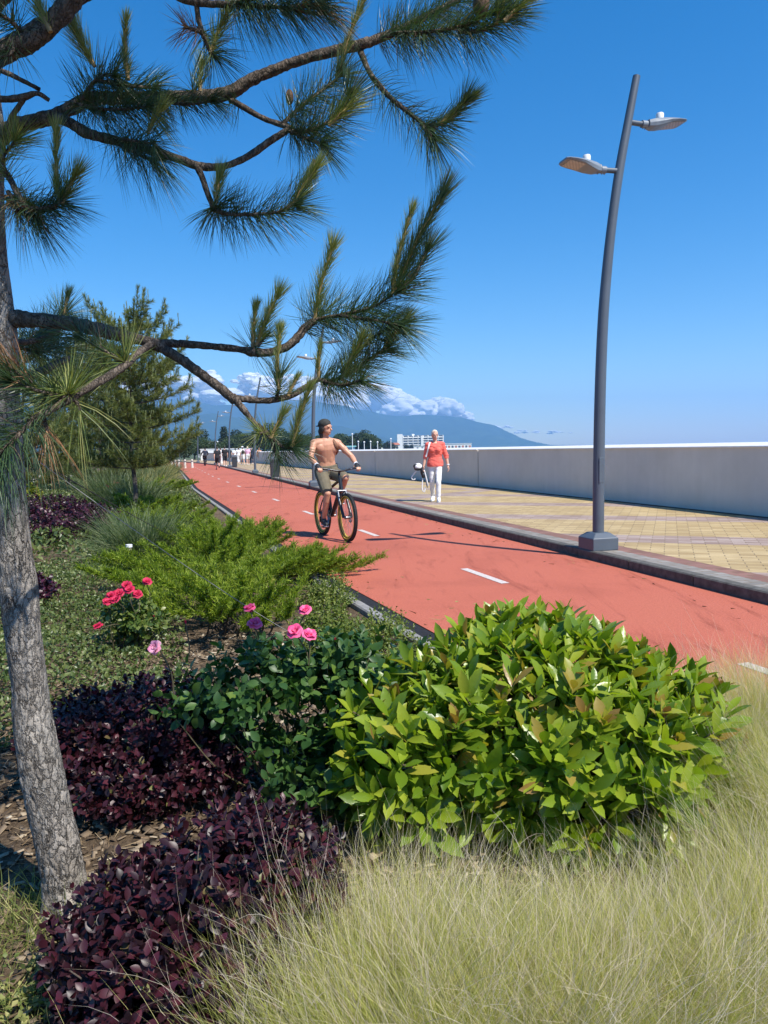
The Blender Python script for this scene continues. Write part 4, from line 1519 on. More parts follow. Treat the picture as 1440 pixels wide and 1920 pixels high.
away = math.atan2(.9612, -.2759)
J, s = walk_joints(1.78, .34, 1, .5, .06, bend=.16)
J['ank_r'] = (-.42, -.08, .30); J['toe_r'] = (-.36, -.08, .17); J['kne_r'] = (-.02, -.085, .50)
simple_person('jogger in black shirt and black shorts running on the red path', far_spot(407, 58, .003), away, 1.78, J, s, 1.05,
              dict(top=m_black, bottom=m_black, legs=.8, sleeve=.6, shoe=m_shoe, skin=m_skin2), None)
bl = far_spot(384, 76, .004)
make_bike('distant dark bicycle ridden away along the red path', bl, away + .05, False)
J = rider_joints()
J['face'] = (1, 0, 0)
simple_person('cyclist in navy jacket riding away on the distant bicycle', bl, away + .05, 1.75, J, 1.0, 1.05,
              dict(top=m_navy, bottom=m_black, legs=1.8, sleeve=1.8, shoe=m_shoe), None)
crowd = [
    (421, 66, away, dict(top=m_black, bottom=m_black, legs=.8, sleeve=.6), 'walker in black T-shirt and shorts beside the fourth lamp', 1.76),
    (413, 70, away, dict(top=m_wcloth, bottom=m_wcloth, legs=1.8, sleeve=1.5, hair=m_hair_d), 'walker all in white half hidden behind the jogger', 1.68),
    (430, 84, away + math.pi, dict(top=m_black, bottom=m_black, legs=.7, sleeve=.5), 'walker in black coming towards the viewer, left of the white group', 1.74),
    (441, 86, away + .3, dict(top=m_wcloth, bottom=m_wcloth, legs=1.8, sleeve=.6, long=.1), 'walker in white shirt and long white trousers in the strolling group', 1.66),
    (447, 79, away, dict(top=m_wcloth, bottom=m_wcloth, legs=1.7, sleeve=.6), 'walker in white beside the person with the white sun hat', 1.70),
    (454.5, 71, away, dict(top=m_wcloth, bottom=m_wcloth, legs=.75, sleeve=.6, hat=m_wcloth, bag=m_black), 'walker with white sun hat, white shorts and black bag', 1.74),
    (464, 71, away, dict(top=m_pink, bottom=m_wcloth, legs=.75, sleeve=.6, hair=m_hair_b), 'walker in pale pink shirt and white shorts', 1.74),
    (471, 74, away, dict(top=m_navy, bottom=m_navy, legs=1.8, sleeve=1.6), 'walker in dark navy clothes behind the third lamp', 1.76),
    (485.5, 80, away + math.pi, dict(top=m_orange, bottom=m_orange, legs=.5, sleeve=.3, long=.1, skin=m_skin), 'walker in peach clothes by the far end of the wall', 1.66),
]
for i, (px, d, rz, of, lab, h) in enumerate(crowd):
    J, s = walk_joints(h, .16 + .05 * (i % 3), 1 if i % 2 else -1, .2, .02)
    simple_person(lab, far_spot(px, d, PZ + .002), rz + .1 * (i % 3 - 1), h, J, s, 1.05, of, g_)
# ------------------------------------------------------------------ bark
def bark_mat(name, lo, mid, hi, scale=18.0, dist=.012):
    m, nt, b, out = new_mat(name)
    tc = nd(nt, 'ShaderNodeTexCoord')
    mp = nd(nt, 'ShaderNodeMapping'); mp.inputs['Scale'].default_value = (1, 1, .42)
    nt.links.new(tc.outputs['Object'], mp.inputs[0])
    w = nd(nt, 'ShaderNodeTexNoise', Scale=9.0, Detail=4.0)
    nt.links.new(mp.outputs[0], w.inputs['Vector'])
    ad = nd(nt, 'ShaderNodeMixRGB', blend_type='ADD'); ad.inputs[0].default_value = .06
    nt.links.new(mp.outputs[0], ad.inputs[1]); nt.links.new(w.outputs['Color'], ad.inputs[2])
    w2 = nd(nt, 'ShaderNodeTexNoise', Scale=scale * .9, Detail=4.0, Roughness=.7)
    nt.links.new(mp.outputs[0], w2.inputs['Vector'])
    ad2 = nd(nt, 'ShaderNodeMixRGB', blend_type='ADD'); ad2.inputs[0].default_value = 2.2 / scale
    nt.links.new(ad.outputs[0], ad2.inputs[1]); nt.links.new(w2.outputs['Color'], ad2.inputs[2])
    v = nd(nt, 'ShaderNodeTexVoronoi', Scale=scale, feature='DISTANCE_TO_EDGE')
    nt.links.new(ad2.outputs[0], v.inputs['Vector'])
    vc = nd(nt, 'ShaderNodeTexVoronoi', Scale=scale, feature='F1')
    nt.links.new(ad2.outputs[0], vc.inputs['Vector'])
    vd = v.outputs['Distance']
    n2 = nd(nt, 'ShaderNodeTexNoise', Scale=55.0, Detail=6.0, Roughness=.75)
    nt.links.new(mp.outputs[0], n2.inputs['Vector'])
    n3 = nd(nt, 'ShaderNodeTexNoise', Scale=6.0, Detail=3.0)
    nt.links.new(tc.outputs['Object'], n3.inputs['Vector'])
    c = ramp(nt, n2.outputs[0], [(.28, mid), (.55, [(a + b_) / 2 for a, b_ in zip(mid, hi)]), (.75, hi)])
    c3 = ramp(nt, n3.outputs[0], [(.3, (.72, .7, .68)), (.65, (1.08, 1.06, 1.04))])
    q = nd(nt, 'ShaderNodeMixRGB', blend_type='MULTIPLY'); q.inputs[0].default_value = 1
    nt.links.new(c.outputs[0], q.inputs[1]); nt.links.new(c3.outputs[0], q.inputs[2])
    n5 = nd(nt, 'ShaderNodeTexNoise', Scale=14.0, Detail=3.0)
    nt.links.new(tc.outputs['Object'], n5.inputs['Vector'])
    wd_ = mth(nt, 'MULTIPLY_ADD', n5.outputs[0], -.20, vd)
    cel = ramp(nt, vc.outputs['Color'], [(0, (.62, .60, .58)), (.5, (.95, .94, .92)), (1, (1.2, 1.18, 1.15))])
    q2 = nd(nt, 'ShaderNodeMixRGB', blend_type='MULTIPLY'); q2.inputs[0].default_value = 1
    nt.links.new(q.outputs[0], q2.inputs[1]); nt.links.new(cel.outputs[0], q2.inputs[2])
    q = q2
    cr = ramp(nt, wd_, [(.0, (.0, .0, .0)), (.05, (1, 1, 1))])
    cr.color_ramp.elements[0].position = 0.0
    sh_ = mth(nt, 'ADD', wd_, .105)
    nt.links.new(sh_, cr.inputs[0])
    cr.color_ramp.elements[1].position = .06
    mx = nd(nt, 'ShaderNodeMixRGB'); mx.inputs[1].default_value = (*lo, 1)
    nt.links.new(cr.outputs[0], mx.inputs[0]); nt.links.new(q.outputs[0], mx.inputs[2])
    nt.links.new(mx.outputs[0], b.inputs['Base Color'])
    h = ramp(nt, vd, [(.0, (0, 0, 0)), (.1, (.6, .6, .6)), (.4, (1, 1, 1))])
    hm = mth(nt, 'MULTIPLY_ADD', n2.outputs[0], .5, h.outputs[0])
    bp = nd(nt, 'ShaderNodeBump', Strength=1.0, Distance=dist)
    nt.links.new(hm, bp.inputs['Height']); nt.links.new(bp.outputs[0], b.inputs['Normal'])
    b.inputs['Roughness'].default_value = .9
    b.inputs['Specular IOR Level'].default_value = .25
    return m


m_bark = bark_mat('pine_bark', (.06, .05, .04), (.22, .197, .172), (.47, .44, .395), 46.0, .008)
m_twig = bark_mat('pine_twig_bark', (.035, .027, .02), (.11, .085, .066), (.25, .21, .175), 70.0, .006)
m_twig2 = bark_mat('young_trunk_bark', (.03, .025, .02), (.10, .085, .072), (.2, .18, .16), 30.0, .01)

G0, G1, G2 = (.028, .060, .027), (.060, .112, .042), (.12, .17, .055)
m_needle = leaf_mat('pine_needles', [(0, G0), (.35, G1), (.8, (.055, .09, .04)), (.93, G2), (.97, (.16, .11, .075)), (1, (.2, .13, .09))], .22, .4, .5, (1.2, 1.3, .6))
m_needle_y = leaf_mat('young_needles', [(0, (.13, .19, .045)), (.5, (.23, .27, .065)), (1, (.42, .40, .14))], .3, .45, .5, (1.2, 1.2, .6))
m_needle_o = leaf_mat('dead_needles', [(0, (.22, .11, .045)), (.6, (.34, .17, .075)), (1, (.38, .25, .13))], .25, .6, .4, (1.2, 1, .7))
m_candle = plain('candle_stem', (.30, .20, .085), .7, var=.3, scale=60)
m_cone = plain('pine_cone_scales', (.10, .055, .03), .8, var=.5, scale=60, bump=.6)


def needles(axis, Ln, dens, a0, a1, r, droop=.25, w=.0016, fwd=0.0, tip_extra=30, Lvar=.25):
    """needles all round a twig. axis (n,3) polyline from base to tip"""
    axis = np.asarray(axis)[:, :3]
    seg = np.linalg.norm(np.diff(axis, axis=0), axis=1)
    cum = np.concatenate([[0], np.cumsum(seg)])
    n = max(8, int(cum[-1] * dens))
    s = np.concatenate([r.rand(n) * cum[-1], np.full(tip_extra, cum[-1]) - r.rand(tip_extra) * .012])
    i = np.clip(np.searchsorted(cum, s, side='right') - 1, 0, len(seg) - 1)
    t = (s - cum[i]) / np.maximum(seg[i], 1e-9)
    P = axis[i] * (1 - t[:, None]) + axis[i + 1] * t[:, None]
    D = unit(axis[i + 1] - axis[i])
    A, B = tangent_frame(D, r)
    ph = r.rand(len(s)) * 6.28
    fr_ = s / max(cum[-1], 1e-6)
    an = a0 + (a1 - a0) * fr_ + r.normal(size=len(s)) * .16
    rad = A * np.cos(ph)[:, None] + B * np.sin(ph)[:, None]
    d = D * np.cos(an)[:, None] + rad * np.sin(an)[:, None]
    L = Ln * (1 - Lvar * r.rand(len(s)))
    bend = np.zeros((len(s), 3)); bend[:, 2] = -L * droop * (.5 + r.rand(len(s)))
    bend += D * (L * .12)[:, None]
    return ribbons(P, d, L, w, bend, r, 3)


# ------------------------------------------------------------------ the big pine in front
rp = np.random.RandomState(21)
pine_base = G(128, 1690, -.03)
pine = empty('pine_tree', pine_base)
tag(pine, 'nearest pine with leaning grey trunk and long bare needle-tipped boughs on the left', 'pine tree')
PB = Vector(pine_base)


def pix(pts, base=PB):
    """(photo x, photo y, distance, radius in photo px) rows to points in the tree's space with real radii"""
    out = []
    for row in pts:
        if row[0] == 'w':
            p = Vector(row[1:4]) - base
            out.append((p.x, p.y, p.z, row[4])); continue
        x, y, d, r_ = row
        p = at(x, y, d) - base
        out.append((p.x, p.y, p.z, r_ * d / F))
    return out


tr = [(131, 1725, 2.16, 56), (124, 1680, 2.17, 47), (112, 1600, 2.17, 43), (94, 1520, 2.18, 42), (77, 1440, 2.18, 42), (63, 1360, 2.19, 39), (54, 1280, 2.19, 35), (42, 1180, 2.19, 34.5), (36, 1112, 2.2, 37), (27, 1040, 2.2, 34),
      (20, 960, 2.2, 32), (13, 860, 2.2, 31), (8, 740, 2.2, 28), (6, 640, 2.2, 27), (-1, 560, 2.2, 24), (-7, 480, 2.2, 20), (-11, 380, 2.2, 18), (-10, 260, 2.2, 19), (-16, 160, 2.2, 15), (-22, 40, 2.2, 14), (-30, -90, 2.2, 12), (-36, -220, 2.2, 9), (-40, -330, 2.2, 4)]
tr = [(x, y, d_, r_ * .92) for x, y, d_, r_ in tr]
pl = polyline(pix(tr), .006)
nr = 110
V, Q = [], []
for i, (x, y, z, r_) in enumerate(pl):
    t = Vector(pl[min(i + 3, len(pl) - 1)][:3]) - Vector(pl[max(i - 3, 0)][:3]); t.normalize()
    u = Vector((1, 0, 0)); u = (u - t * u.dot(t)).normalized(); w = t.cross(u)
    for k in range(nr):
        a = 2 * math.pi * k / nr
        d = u * math.cos(a) + w * math.sin(a)
        p = Vector((x, y, z)) + d * r_
        q = Vector((p.x * 1, p.y * 1, p.z * .38))
        wv = mnoise.noise_vector(p * 9) * .022
        cr_ = abs(mnoise.fractal((q + wv) * 22, .9, 2.1, 3))
        edge = min(1.0, cr_ * 5)
        big = mnoise.fractal(p * 6, 1, 2, 3)
        fine = mnoise.fractal(Vector((p.x, p.y, p.z * .6)) * 60, .8, 2, 3)
        ragged = max(0, min(1, (1.25 - z) / .9))          # rough plates low on the trunk, smoother above
        h = r_ * ((.075 * (edge - .8)) * (.35 + .65 * ragged) + .05 * big + .022 * fine * (.4 + ragged))
        if z < .08: h += r_ * .18 * (1 - z / .08) * (.5 + .5 * math.sin(a * 5 + 1))
        V.append(tuple(p + d * h))
for i in range(len(pl) - 1):
    for k in range(nr):
        Q.append((i * nr + k, i * nr + (k + 1) % nr, (i + 1) * nr + (k + 1) % nr, (i + 1) * nr + k))
trunk = link('trunk', np_mesh('trunk', V, np.array(Q), smooth=True), m_bark, pine)


def bough(pts, parent=pine, knob=.10):
    pl = polyline(pix(pts), .008)
    mb = MB()
    P, Rr = [], []
    for p in pl:
        P.append(p[:3]); Rr.append(p[3])
    n = 14
    mb.tube(P, Rr, n)
    o = mb.build('branch', m_twig, parent)
    for v in o.data.vertices:
        i = min(v.index // n, len(P) - 1)
        c = Vector(P[i])
        dv = (v.co - c)
        if dv.length > 1e-6:
            h = mnoise.fractal(v.co * 55, .8, 2, 3) * .16 + (.5 - mnoise.voronoi(v.co * 95)[0][0] * 1.6) * knob
            v.co = c + dv * (1 + h)
    o.data.polygons.foreach_set('use_smooth', np.ones(len(o.data.polygons), dtype=bool))
    return o


def tuft(branch, axis_px, Ln=.13, dens=1200, a0=1.15, a1=.55, droop=.12, mat=None, w=.0019, tip=60):
    """a needled shoot: photo-measured axis rows (x, y, d)"""
    pl = polyline(pix([q if q[0] == 'w' else (*q, 2) for q in axis_px]), .01)
    V, fs = needles(pl, Ln, dens * 1.35, a0, a1, rp, droop, w, tip_extra=int(tip * 1.3))
    nb = NB(); nb.add(V, fs)
    o = nb.build('needles', mat or m_needle, branch)
    tw = MB(); tw.tube([tuple(p[:3]) for p in pl], [.0065 * (1 - .5 * i / len(pl)) for i in range(len(pl))], 8)
    tw.build('twig', m_twig, branch, smooth=True)
    return o


def candle(branch, a, b_, d, Ln=.045, ang=.42, mat=None, dens=1500):
    """a new upright shoot: bare golden stem with short tight needles"""
    x0, y0 = a; x1, y1 = b_
    d0, d1 = d if isinstance(d, tuple) else (d, d)
    pl = polyline(pix([(x0, y0, d0, 2), ((x0 + x1) / 2 + (y1 - y0) * .03, (y0 + y1) / 2, (d0 + d1) / 2, 2), (x1, y1, d1, 2)]), .008)
    V, fs = needles(pl, Ln * 1.3, dens * 1.4, ang * 1.1, ang * .75, rp, -.02, .0018, tip_extra=55)
    nb = NB(); nb.add(V, fs)
    st = MB(); st.tube([tuple(p[:3]) for p in pl], [.0062 * (1 - .45 * i / len(pl)) for i in range(len(pl))], 8)
    so_ = st.build('shoot', m_candle, branch, smooth=True)
    nb.build('needles', mat or m_needle_y, branch)
    return so_


# lower bough A: long, to the right
A = bough([(0, 606, 2.2, 19), (30, 598, 2.2, 17), (75, 601, 2.2, 14), (140, 608, 2.22, 13), (210, 624, 2.24, 12.5), (285, 642, 2.26, 9), (360, 646, 2.3, 7), (450, 655, 2.33, 6.5), (470, 660, 2.33, 8.5), (510, 660, 2.35, 8), (545, 645, 2.36, 8), (572, 615, 2.38, 8), (592, 600, 2.38, 6.5)])
tuft(A, [(566, 622, 2.38), (592, 600, 2.38), (640, 590, 2.36), (700, 575, 2.33), (745, 545, 2.31)], .155, 1500, 1.25, .75, .05)
tuft(A, [(586, 602, 2.38), (600, 592, 2.42)], .16, 1500, 1.5, .7, .02, tip=70)
candle(A, (590, 597), (622, 468), (2.38, 2.36), .058, .5)
candle(A, (735, 552), (770, 400), (2.31, 2.29), .042, .4)
o_ = candle(A, (742, 545), (828, 366), (2.31, 2.27), .075, .45, m_needle, 1700)
tuft(A, [(745, 545, 2.31), (775, 520, 2.30), (800, 470, 2.29)], .11, 1100, .9, .5, .05)
tuft(A, [(640, 592, 2.36), (700, 600, 2.30), (750, 610, 2.26)], .14, 1100, 1.0, .6, .10)
tuft(A, [(468, 656, 2.33), (478, 648, 2.33)], .13, 2200, 1.9, 1.2, .1, tip=8)
candle(A, (474, 652), (480, 578), 2.33, .035)
candle(A, (480, 650), (520, 556), (2.33, 2.31), .055, .55)
tuft(A, [(482, 650, 2.33), (500, 628, 2.33)], .09, 900, 1.0, .6, 0, tip=12)
candle(A, (524, 650), (524, 622), 2.34, .04, .6)
# bough B: downwards from the fork
Bb = bough([(275, 640, 2.26, 10), (330, 668, 2.25, 9.5), (400, 718, 2.24, 9), (430, 742, 2.24, 9), (442, 752, 2.24, 8)])
B1 = bough([(425, 740, 2.24, 6), (445, 747, 2.24, 6.5), (500, 751, 2.26, 6), (545, 742, 2.29, 5.8), (575, 724, 2.31, 5.5), (598, 710, 2.32, 5)])
tuft(B1, [(598, 712, 2.32), (630, 712, 2.33), (670, 690, 2.34), (700, 668, 2.35), (725, 652, 2.36)], .125, 1700, 1.3, .8, .06)
tuft(B1, [(598, 712, 2.32), (640, 722, 2.28), (680, 712, 2.24)], .115, 1500, 1.4, .9, .08)
tuft(B1, [(640, 700, 2.34), (690, 640, 2.38), (740, 610, 2.4)], .11, 1300, 1.1, .7, .05)
candle(B1, (640, 714), (676, 640), (2.3, 2.27), .05, .5)
candle(B1, (720, 655), (760, 600), (2.36, 2.34), .05, .5)
candle(B1, (598, 708), (600, 655), 2.33, .035, .4)
tuft(B1, [(518, 748, 2.27), (523, 725, 2.25), (524, 705, 2.25)], .105, 1300, 1.3, .55, .04, tip=40)
candle(B1, (523, 730), (524, 625), 2.25, .035, .35)
candle(B1, (540, 742), (556, 710), 2.28, .028, .4)
B2 = bough([(436, 742, 2.24, 7.5), (455, 766, 2.23, 6.5), (475, 790, 2.22, 5), (500, 812, 2.2, 4.2), (515, 840, 2.19, 3.4), (519, 850, 2.19, 3)])
tuft(B2, [(505, 815, 2.2), (530, 838, 2.18), (552, 838, 2.16)], .095, 1700, 1.3, .7, .12)
tuft(B2, [(500, 812, 2.2), (485, 812, 2.18)], .085, 1600, 1.3, .8, .05, m_needle_y, tip=25)
candle(B2, (548, 838), (578, 733), (2.16, 2.13), .042, .45)
candle(B2, (508, 822), (530, 778), 2.19, .04, .5)
tuft(B2, [(515, 842, 2.19), (524, 862, 2.17)], .09, 900, 1.0, .6, .3, tip=12)
# bough C: towards the viewer on the left
Cc = bough([(290, 640, 2.26, 6), (262, 660, 2.16, 7), (235, 684, 2.06, 7.5), (200, 708, 1.98, 7.5), (150, 735, 1.88, 8), (130, 748, 1.85, 9), (100, 765, 1.8, 7), (55, 790, 1.74, 6)])
tuft(Cc, [(240, 682, 2.06), (230, 676, 2.06)], .15, 2600, 1.5, 1.2, .12, m_needle_y, w=.0022, tip=40)
tuft(Cc, [(236, 684, 2.06), (200, 660, 2.05), (150, 630, 2.08)], .14, 800, 1.3, .8, .1, w=.0022)
tuft(Cc, [(135, 746, 1.85), (125, 735, 1.84)], .15, 2600, 1.5, 1.0, .15, m_needle_y, w=.0023, tip=60)
tuft(Cc, [(130, 748, 1.85), (80, 735, 1.78), (20, 715, 1.72)], .16, 900, .9, .6, .15, w=.0024)
tuft(Cc, [(60, 715, 1.78), (20, 690, 1.74), (-10, 670, 1.72)], .13, 700, .9, .5, .1, m_needle_o, w=.0024)
tuft(Cc, [(140, 745, 1.86), (150, 770, 1.86)], .17, 300, .9, .5, .35, m_needle_y, w=.002, tip=5)
tuft(Cc, [(70, 780, 1.76), (20, 830, 1.68), (-20, 870, 1.62)], .17, 1000, 1.1, .8, .25, w=.0024)
tuft(Cc, [(80, 780, 1.8), (90, 810, 1.8)], .13, 600, .8, .5, .3, m_needle_o, w=.002, tip=6)
bough([(10, 720, 2.2, 8), (70, 700, 2.35, 8.5), (100, 685, 2.45, 7), (130, 672, 2.55, 5)])
T_ = bough([(10, 640, 2.22, 6), (60, 640, 2.4, 5), (110, 620, 2.6, 4)])
tuft(T_, [(50, 640, 2.4), (90, 620, 2.55), (120, 590, 2.65)], .14, 1300, 1.3, .9, .1)
tuft(T_, [(30, 650, 2.4), (70, 660, 2.5), (110, 650, 2.6)], .14, 1300, 1.3, .9, .15)
candle(T_, (120, 600), (127, 556), 2.62, .04, .45, m_needle)
# upper bough D
D = bough([(-10, 262, 2.2, 18), (35, 236, 2.2, 14), (100, 219, 2.2, 13), (140, 200, 2.21, 12), (175, 185, 2.22, 12), (270, 184, 2.25, 11), (370, 180, 2.28, 10.5), (430, 175, 2.3, 12), (470, 150, 2.31, 10.5), (560, 114, 2.33, 9), (650, 90, 2.35, 9.5), (700, 76, 2.36, 8.5), (760, 50, 2.38, 6.5), (850, 4, 2.4, 5), (900, -25, 2.42, 4)])
E = bough([(95, 216, 2.2, 10), (130, 230, 2.18, 10), (165, 250, 2.17, 10), (220, 265, 2.16, 8.5), (280, 281, 2.16, 8), (340, 300, 2.17, 7.5), (372, 311, 2.17, 7.5), (420, 312, 2.18, 6.2), (470, 290, 2.2, 6.2), (510, 262, 2.22, 6.5), (540, 244, 2.23, 5.5)])
E1 = bough([(368, 308, 2.17, 6.5), (380, 335, 2.16, 5.8), (390, 365, 2.15, 5.2), (400, 390, 2.14, 5)])
D1 = bough([(430, 185, 2.3, 5), (455, 200, 2.29, 5.5), (490, 220, 2.27, 5), (530, 235, 2.25, 5), (545, 240, 2.24, 5)])
D2 = bough([(676, 96, 2.36, 6), (690, 130, 2.35, 5), (708, 158, 2.34, 4.5), (740, 190, 2.33, 4.5), (775, 218, 2.32, 4), (800, 236, 2.31, 3.5)])
tuft(E1, [(396, 385, 2.14), (420, 400, 2.13), (470, 402, 2.11), (520, 398, 2.1), (555, 382, 2.1)], .125, 1700, 1.5, .8, .08)
tuft(E1, [(398, 386, 2.14), (404, 394, 2.14)], .13, 3500, 1.7, 1.3, .05, tip=30)
candle(E1, (552, 382), (590, 318), (2.1, 2.08), .05, .5)
candle(E1, (404, 385), (412, 335), 2.14, .05, .5)
tuft(E, [(540, 244, 2.23), (575, 246, 2.22), (610, 232, 2.21), (640, 205, 2.2), (655, 180, 2.2)], .13, 1800, 1.4, .6, .06)
tuft(E, [(540, 244, 2.23), (580, 262, 2.2), (605, 270, 2.19)], .12, 1500, 1.4, .8, .12)
candle(E, (615, 235), (655, 200), 2.19, .06, .7)
candle(E, (590, 300), (580, 330), 2.19, .05, .5)
tuft(E, [(270, 278, 2.16), (230, 262, 2.12), (290, 270, 2.08)], .11, 900, 1.3, 1.0, .3)
tuft(E, [(200, 258, 2.16), (250, 285, 2.14), (285, 300, 2.12)], .13, 900, 1.0, .6, .4)
tuft(D1, [(450, 195, 2.29), (430, 190, 2.3)], .09, 900, 1.5, 1.2, .2, tip=10)
candle(D1, (630, 152), (686, -10), (2.33, 2.31), .045, .45)
tuft(D1, [(530, 232, 2.25), (570, 195, 2.28), (610, 165, 2.3), (640, 140, 2.31)], .12, 1300, 1.3, .7, .05)
co = MB(); co.ell(at(543, 182, 2.3) - PB, (.012, .012, .022)); co.build('pine_cone', m_cone, D, smooth=True)
tuft(D, [(150, 190, 2.2), (185, 145, 2.18), (215, 140, 2.18)], .125, 1500, 1.4, 1.0, .08)
tuft(D, [(180, 150, 2.18), (235, 160, 2.2), (290, 165, 2.24)], .11, 1800, 1.4, .9, .2)
tuft(D, [(140, 195, 2.2), (200, 205, 2.14), (280, 200, 2.14)], .12, 1700, 1.3, .9, .3)
tuft(D, [(280, 182, 2.24), (340, 195, 2.2), (400, 190, 2.2)], .08, 1300, 1.3, .8, .3)
candle(D, (178, 125), (122, 12), (2.18, 2.15), .07, .5, m_needle_y, 2200)
candle(D, (240, 150), (236, 44), (2.2, 2.18), .035, .38, m_needle_y, 2000)
candle(D, (375, 172), (378, 122), 2.27, .045, .6)
tuft(D, [(368, 180, 2.27), (360, 170, 2.27)], .10, 1800, 1.6, 1.1, .2, tip=20)
candle(D, (276, 250), (300, 205), 2.12, .045, .5)
tuft(D, [(705, 75, 2.36), (760, 50, 2.38), (830, 16, 2.4), (890, -20, 2.42)], .125, 1900, 1.2, .9, .22)
tuft(D, [(740, 62, 2.36), (800, 60, 2.3), (870, 48, 2.26), (930, 20, 2.24)], .125, 1800, 1.2, .8, .28)
tuft(D, [(860, 60, 2.28), (910, 55, 2.24), (950, 25, 2.22)], .13, 1500, 1.1, .6, .2)
candle(D, (930, 45), (955, -20), 2.22, .06, .5)
candle(D, (945, 40), (1000, -10), 2.2, .06, .5)
co = MB(); co.ell(at(902, 6, 2.24) - PB, (.024, .024, .042)); co.build('pine_cone', m_cone, D, smooth=True)
tuft(D2, [(700, 145, 2.34), (740, 190, 2.33), (785, 225, 2.32), (805, 238, 2.31)], .11, 1000, 1.2, .9, .15)
tuft(D2, [(795, 236, 2.31), (840, 228, 2.29), (872, 190, 2.27)], .09, 1500, 1.1, .5, .02)
tuft(D2, [(790, 232, 2.31), (805, 250, 2.29), (815, 262, 2.28)], .14, 1100, 1.0, .7, .3, tip=15)
candle(D2, (825, 232), (882, 185), (2.29, 2.27), .035, .4)
# top boughs
Ft = bough([(300, -30, 2.1, 6), (340, -2, 2.1, 6), (372, 5, 2.1, 6.5), (420, 8, 2.1, 6), (450, 5, 2.1, 5), (470, -5, 2.1, 4)])
F1 = bough([(368, 4, 2.1, 5), (373, 40, 2.11, 4.5), (385, 75, 2.12, 4), (396, 102, 2.12, 3.2)])
tuft(F1, [(372, 50, 2.11), (388, 82, 2.12), (400, 105, 2.12)], .125, 900, 1.4, 1.0, .12)
candle(F1, (395, 100), (425, 25), 2.12, .06, .6)
tuft(F1, [(378, 60, 2.11), (345, 50, 2.08)], .08, 900, 1.2, .9, .1, m_needle_o, tip=15)
tuft(Ft, [(425, 8, 2.1), (490, 12, 2.08), (550, 14, 2.06), (600, 8, 2.05)], .13, 1700, 1.2, .7, .32)
tuft(Ft, [(440, 6, 2.1), (510, -10, 2.05), (580, -20, 2.02)], .13, 1500, 1.2, .7, .35)
tuft(Ft, [(540, 16, 2.06), (590, 25, 2.05), (615, 25, 2.05)], .11, 350, .9, .6, .3, m_needle_o, tip=10)
H_ = bough([(-20, 112, 2.0, 20), (20, 92, 2.0, 18), (60, 76, 2.0, 17), (95, 46, 2.0, 17), (120, 20, 2.0, 18), (150, -20, 2.0, 17), (180, -70, 2.0, 14)])
tuft(H_, [(40, 60, 2.0), (20, 40, 1.97), (-10, 20, 1.95)], .12, 1500, 1.3, .9, .25)
tuft(H_, [(30, 80, 2.0), (20, 100, 1.97), (-5, 110, 1.95)], .10, 700, 1.0, .6, .35)
candle(H_, (95, 60), (55, -40), 1.98, .06, .5)
bough([(-10, 128, 2.15, 5), (20, 140, 2.16, 4.5), (50, 155, 2.17, 4), (75, 168, 2.18, 4)])
bough([(-8, 185, 2.1, 6), (20, 186, 2.1, 6), (45, 182, 2.1, 6.5), (70, 175, 2.1, 4.5), (92, 188, 2.11, 4)])
bough([(45, 185, 2.1, 4.5), (25, 215, 2.12, 5), (10, 245, 2.14, 6)])
K_ = bough([(-10, 300, 2.2, 7), (15, 330, 2.15, 6), (40, 375, 2.1, 5.5), (60, 392, 2.08, 5), (105, 388, 2.06, 4)])
tuft(K_, [(20, 340, 2.15), (5, 300, 2.12), (30, 262, 2.1)], .11, 1200, 1.2, .7, .1, m_needle_y)
tuft(K_, [(30, 365, 2.12), (70, 390, 2.08), (115, 380, 2.05)], .12, 1700, 1.3, .7, .15)
tuft(K_, [(10, 370, 2.15), (40, 400, 2.12), (70, 408, 2.1)], .13, 1300, 1.2, .8, .3)
tuft(K_, [(15, 360, 2.13), (30, 385, 2.1)], .09, 900, 1.2, .8, .2, m_needle_o, tip=20)
candle(K_, (112, 382), (106, 252), (2.05, 2.03), .045, .42)
candle(K_, (115, 382), (140, 330), (2.05, 2.03), .06, .6)

# boughs of the same crown above the view: they throw the shade on the trunk and the bed
for k_ in range(9):
    a_ = rp.uniform(-.25, .95)
    sx, sy = rp.uniform(-.62, -.02), rp.uniform(1.15, 1.75)
    z0 = 2.62 + .75 * (1.75 - sy) + rp.uniform(0, .45)
    bo = bough([('w', PB.x - .12, PB.y, z0 - .25, .016), ('w', (PB.x + sx) / 2, (PB.y + sy) / 2, z0 - .12, .012), ('w', sx, sy, z0, .007), ('w', sx + .15, sy - .12, z0 + .1, .004)])
    for q_ in range(3):
        ex, ey = rp.uniform(-.22, .25), rp.uniform(-.25, .2)
        tuft(bo, [('w', sx - ex * .3, sy - ey * .3, z0 - .02, .004), ('w', sx + ex * .5, sy + ey * .5, z0 + .05, .004), ('w', sx + ex, sy + ey, z0 + .16, .003)], .135, 1500, 1.3, .8, .15, w=.0024)

# ------------------------------------------------------------------ young pines behind
m_needle_f = leaf_mat('far_needles', [(0, (.05, .08, .026)), (.35, (.12, .155, .042)), (.75, (.20, .225, .06)), (1, (.30, .29, .10))], .38, .5, .4, (1.2, 1.3, .6))
m_needle_fy = leaf_mat('far_candles', [(0, (.20, .25, .11)), (1, (.36, .38, .18))], .25, .5, .4)


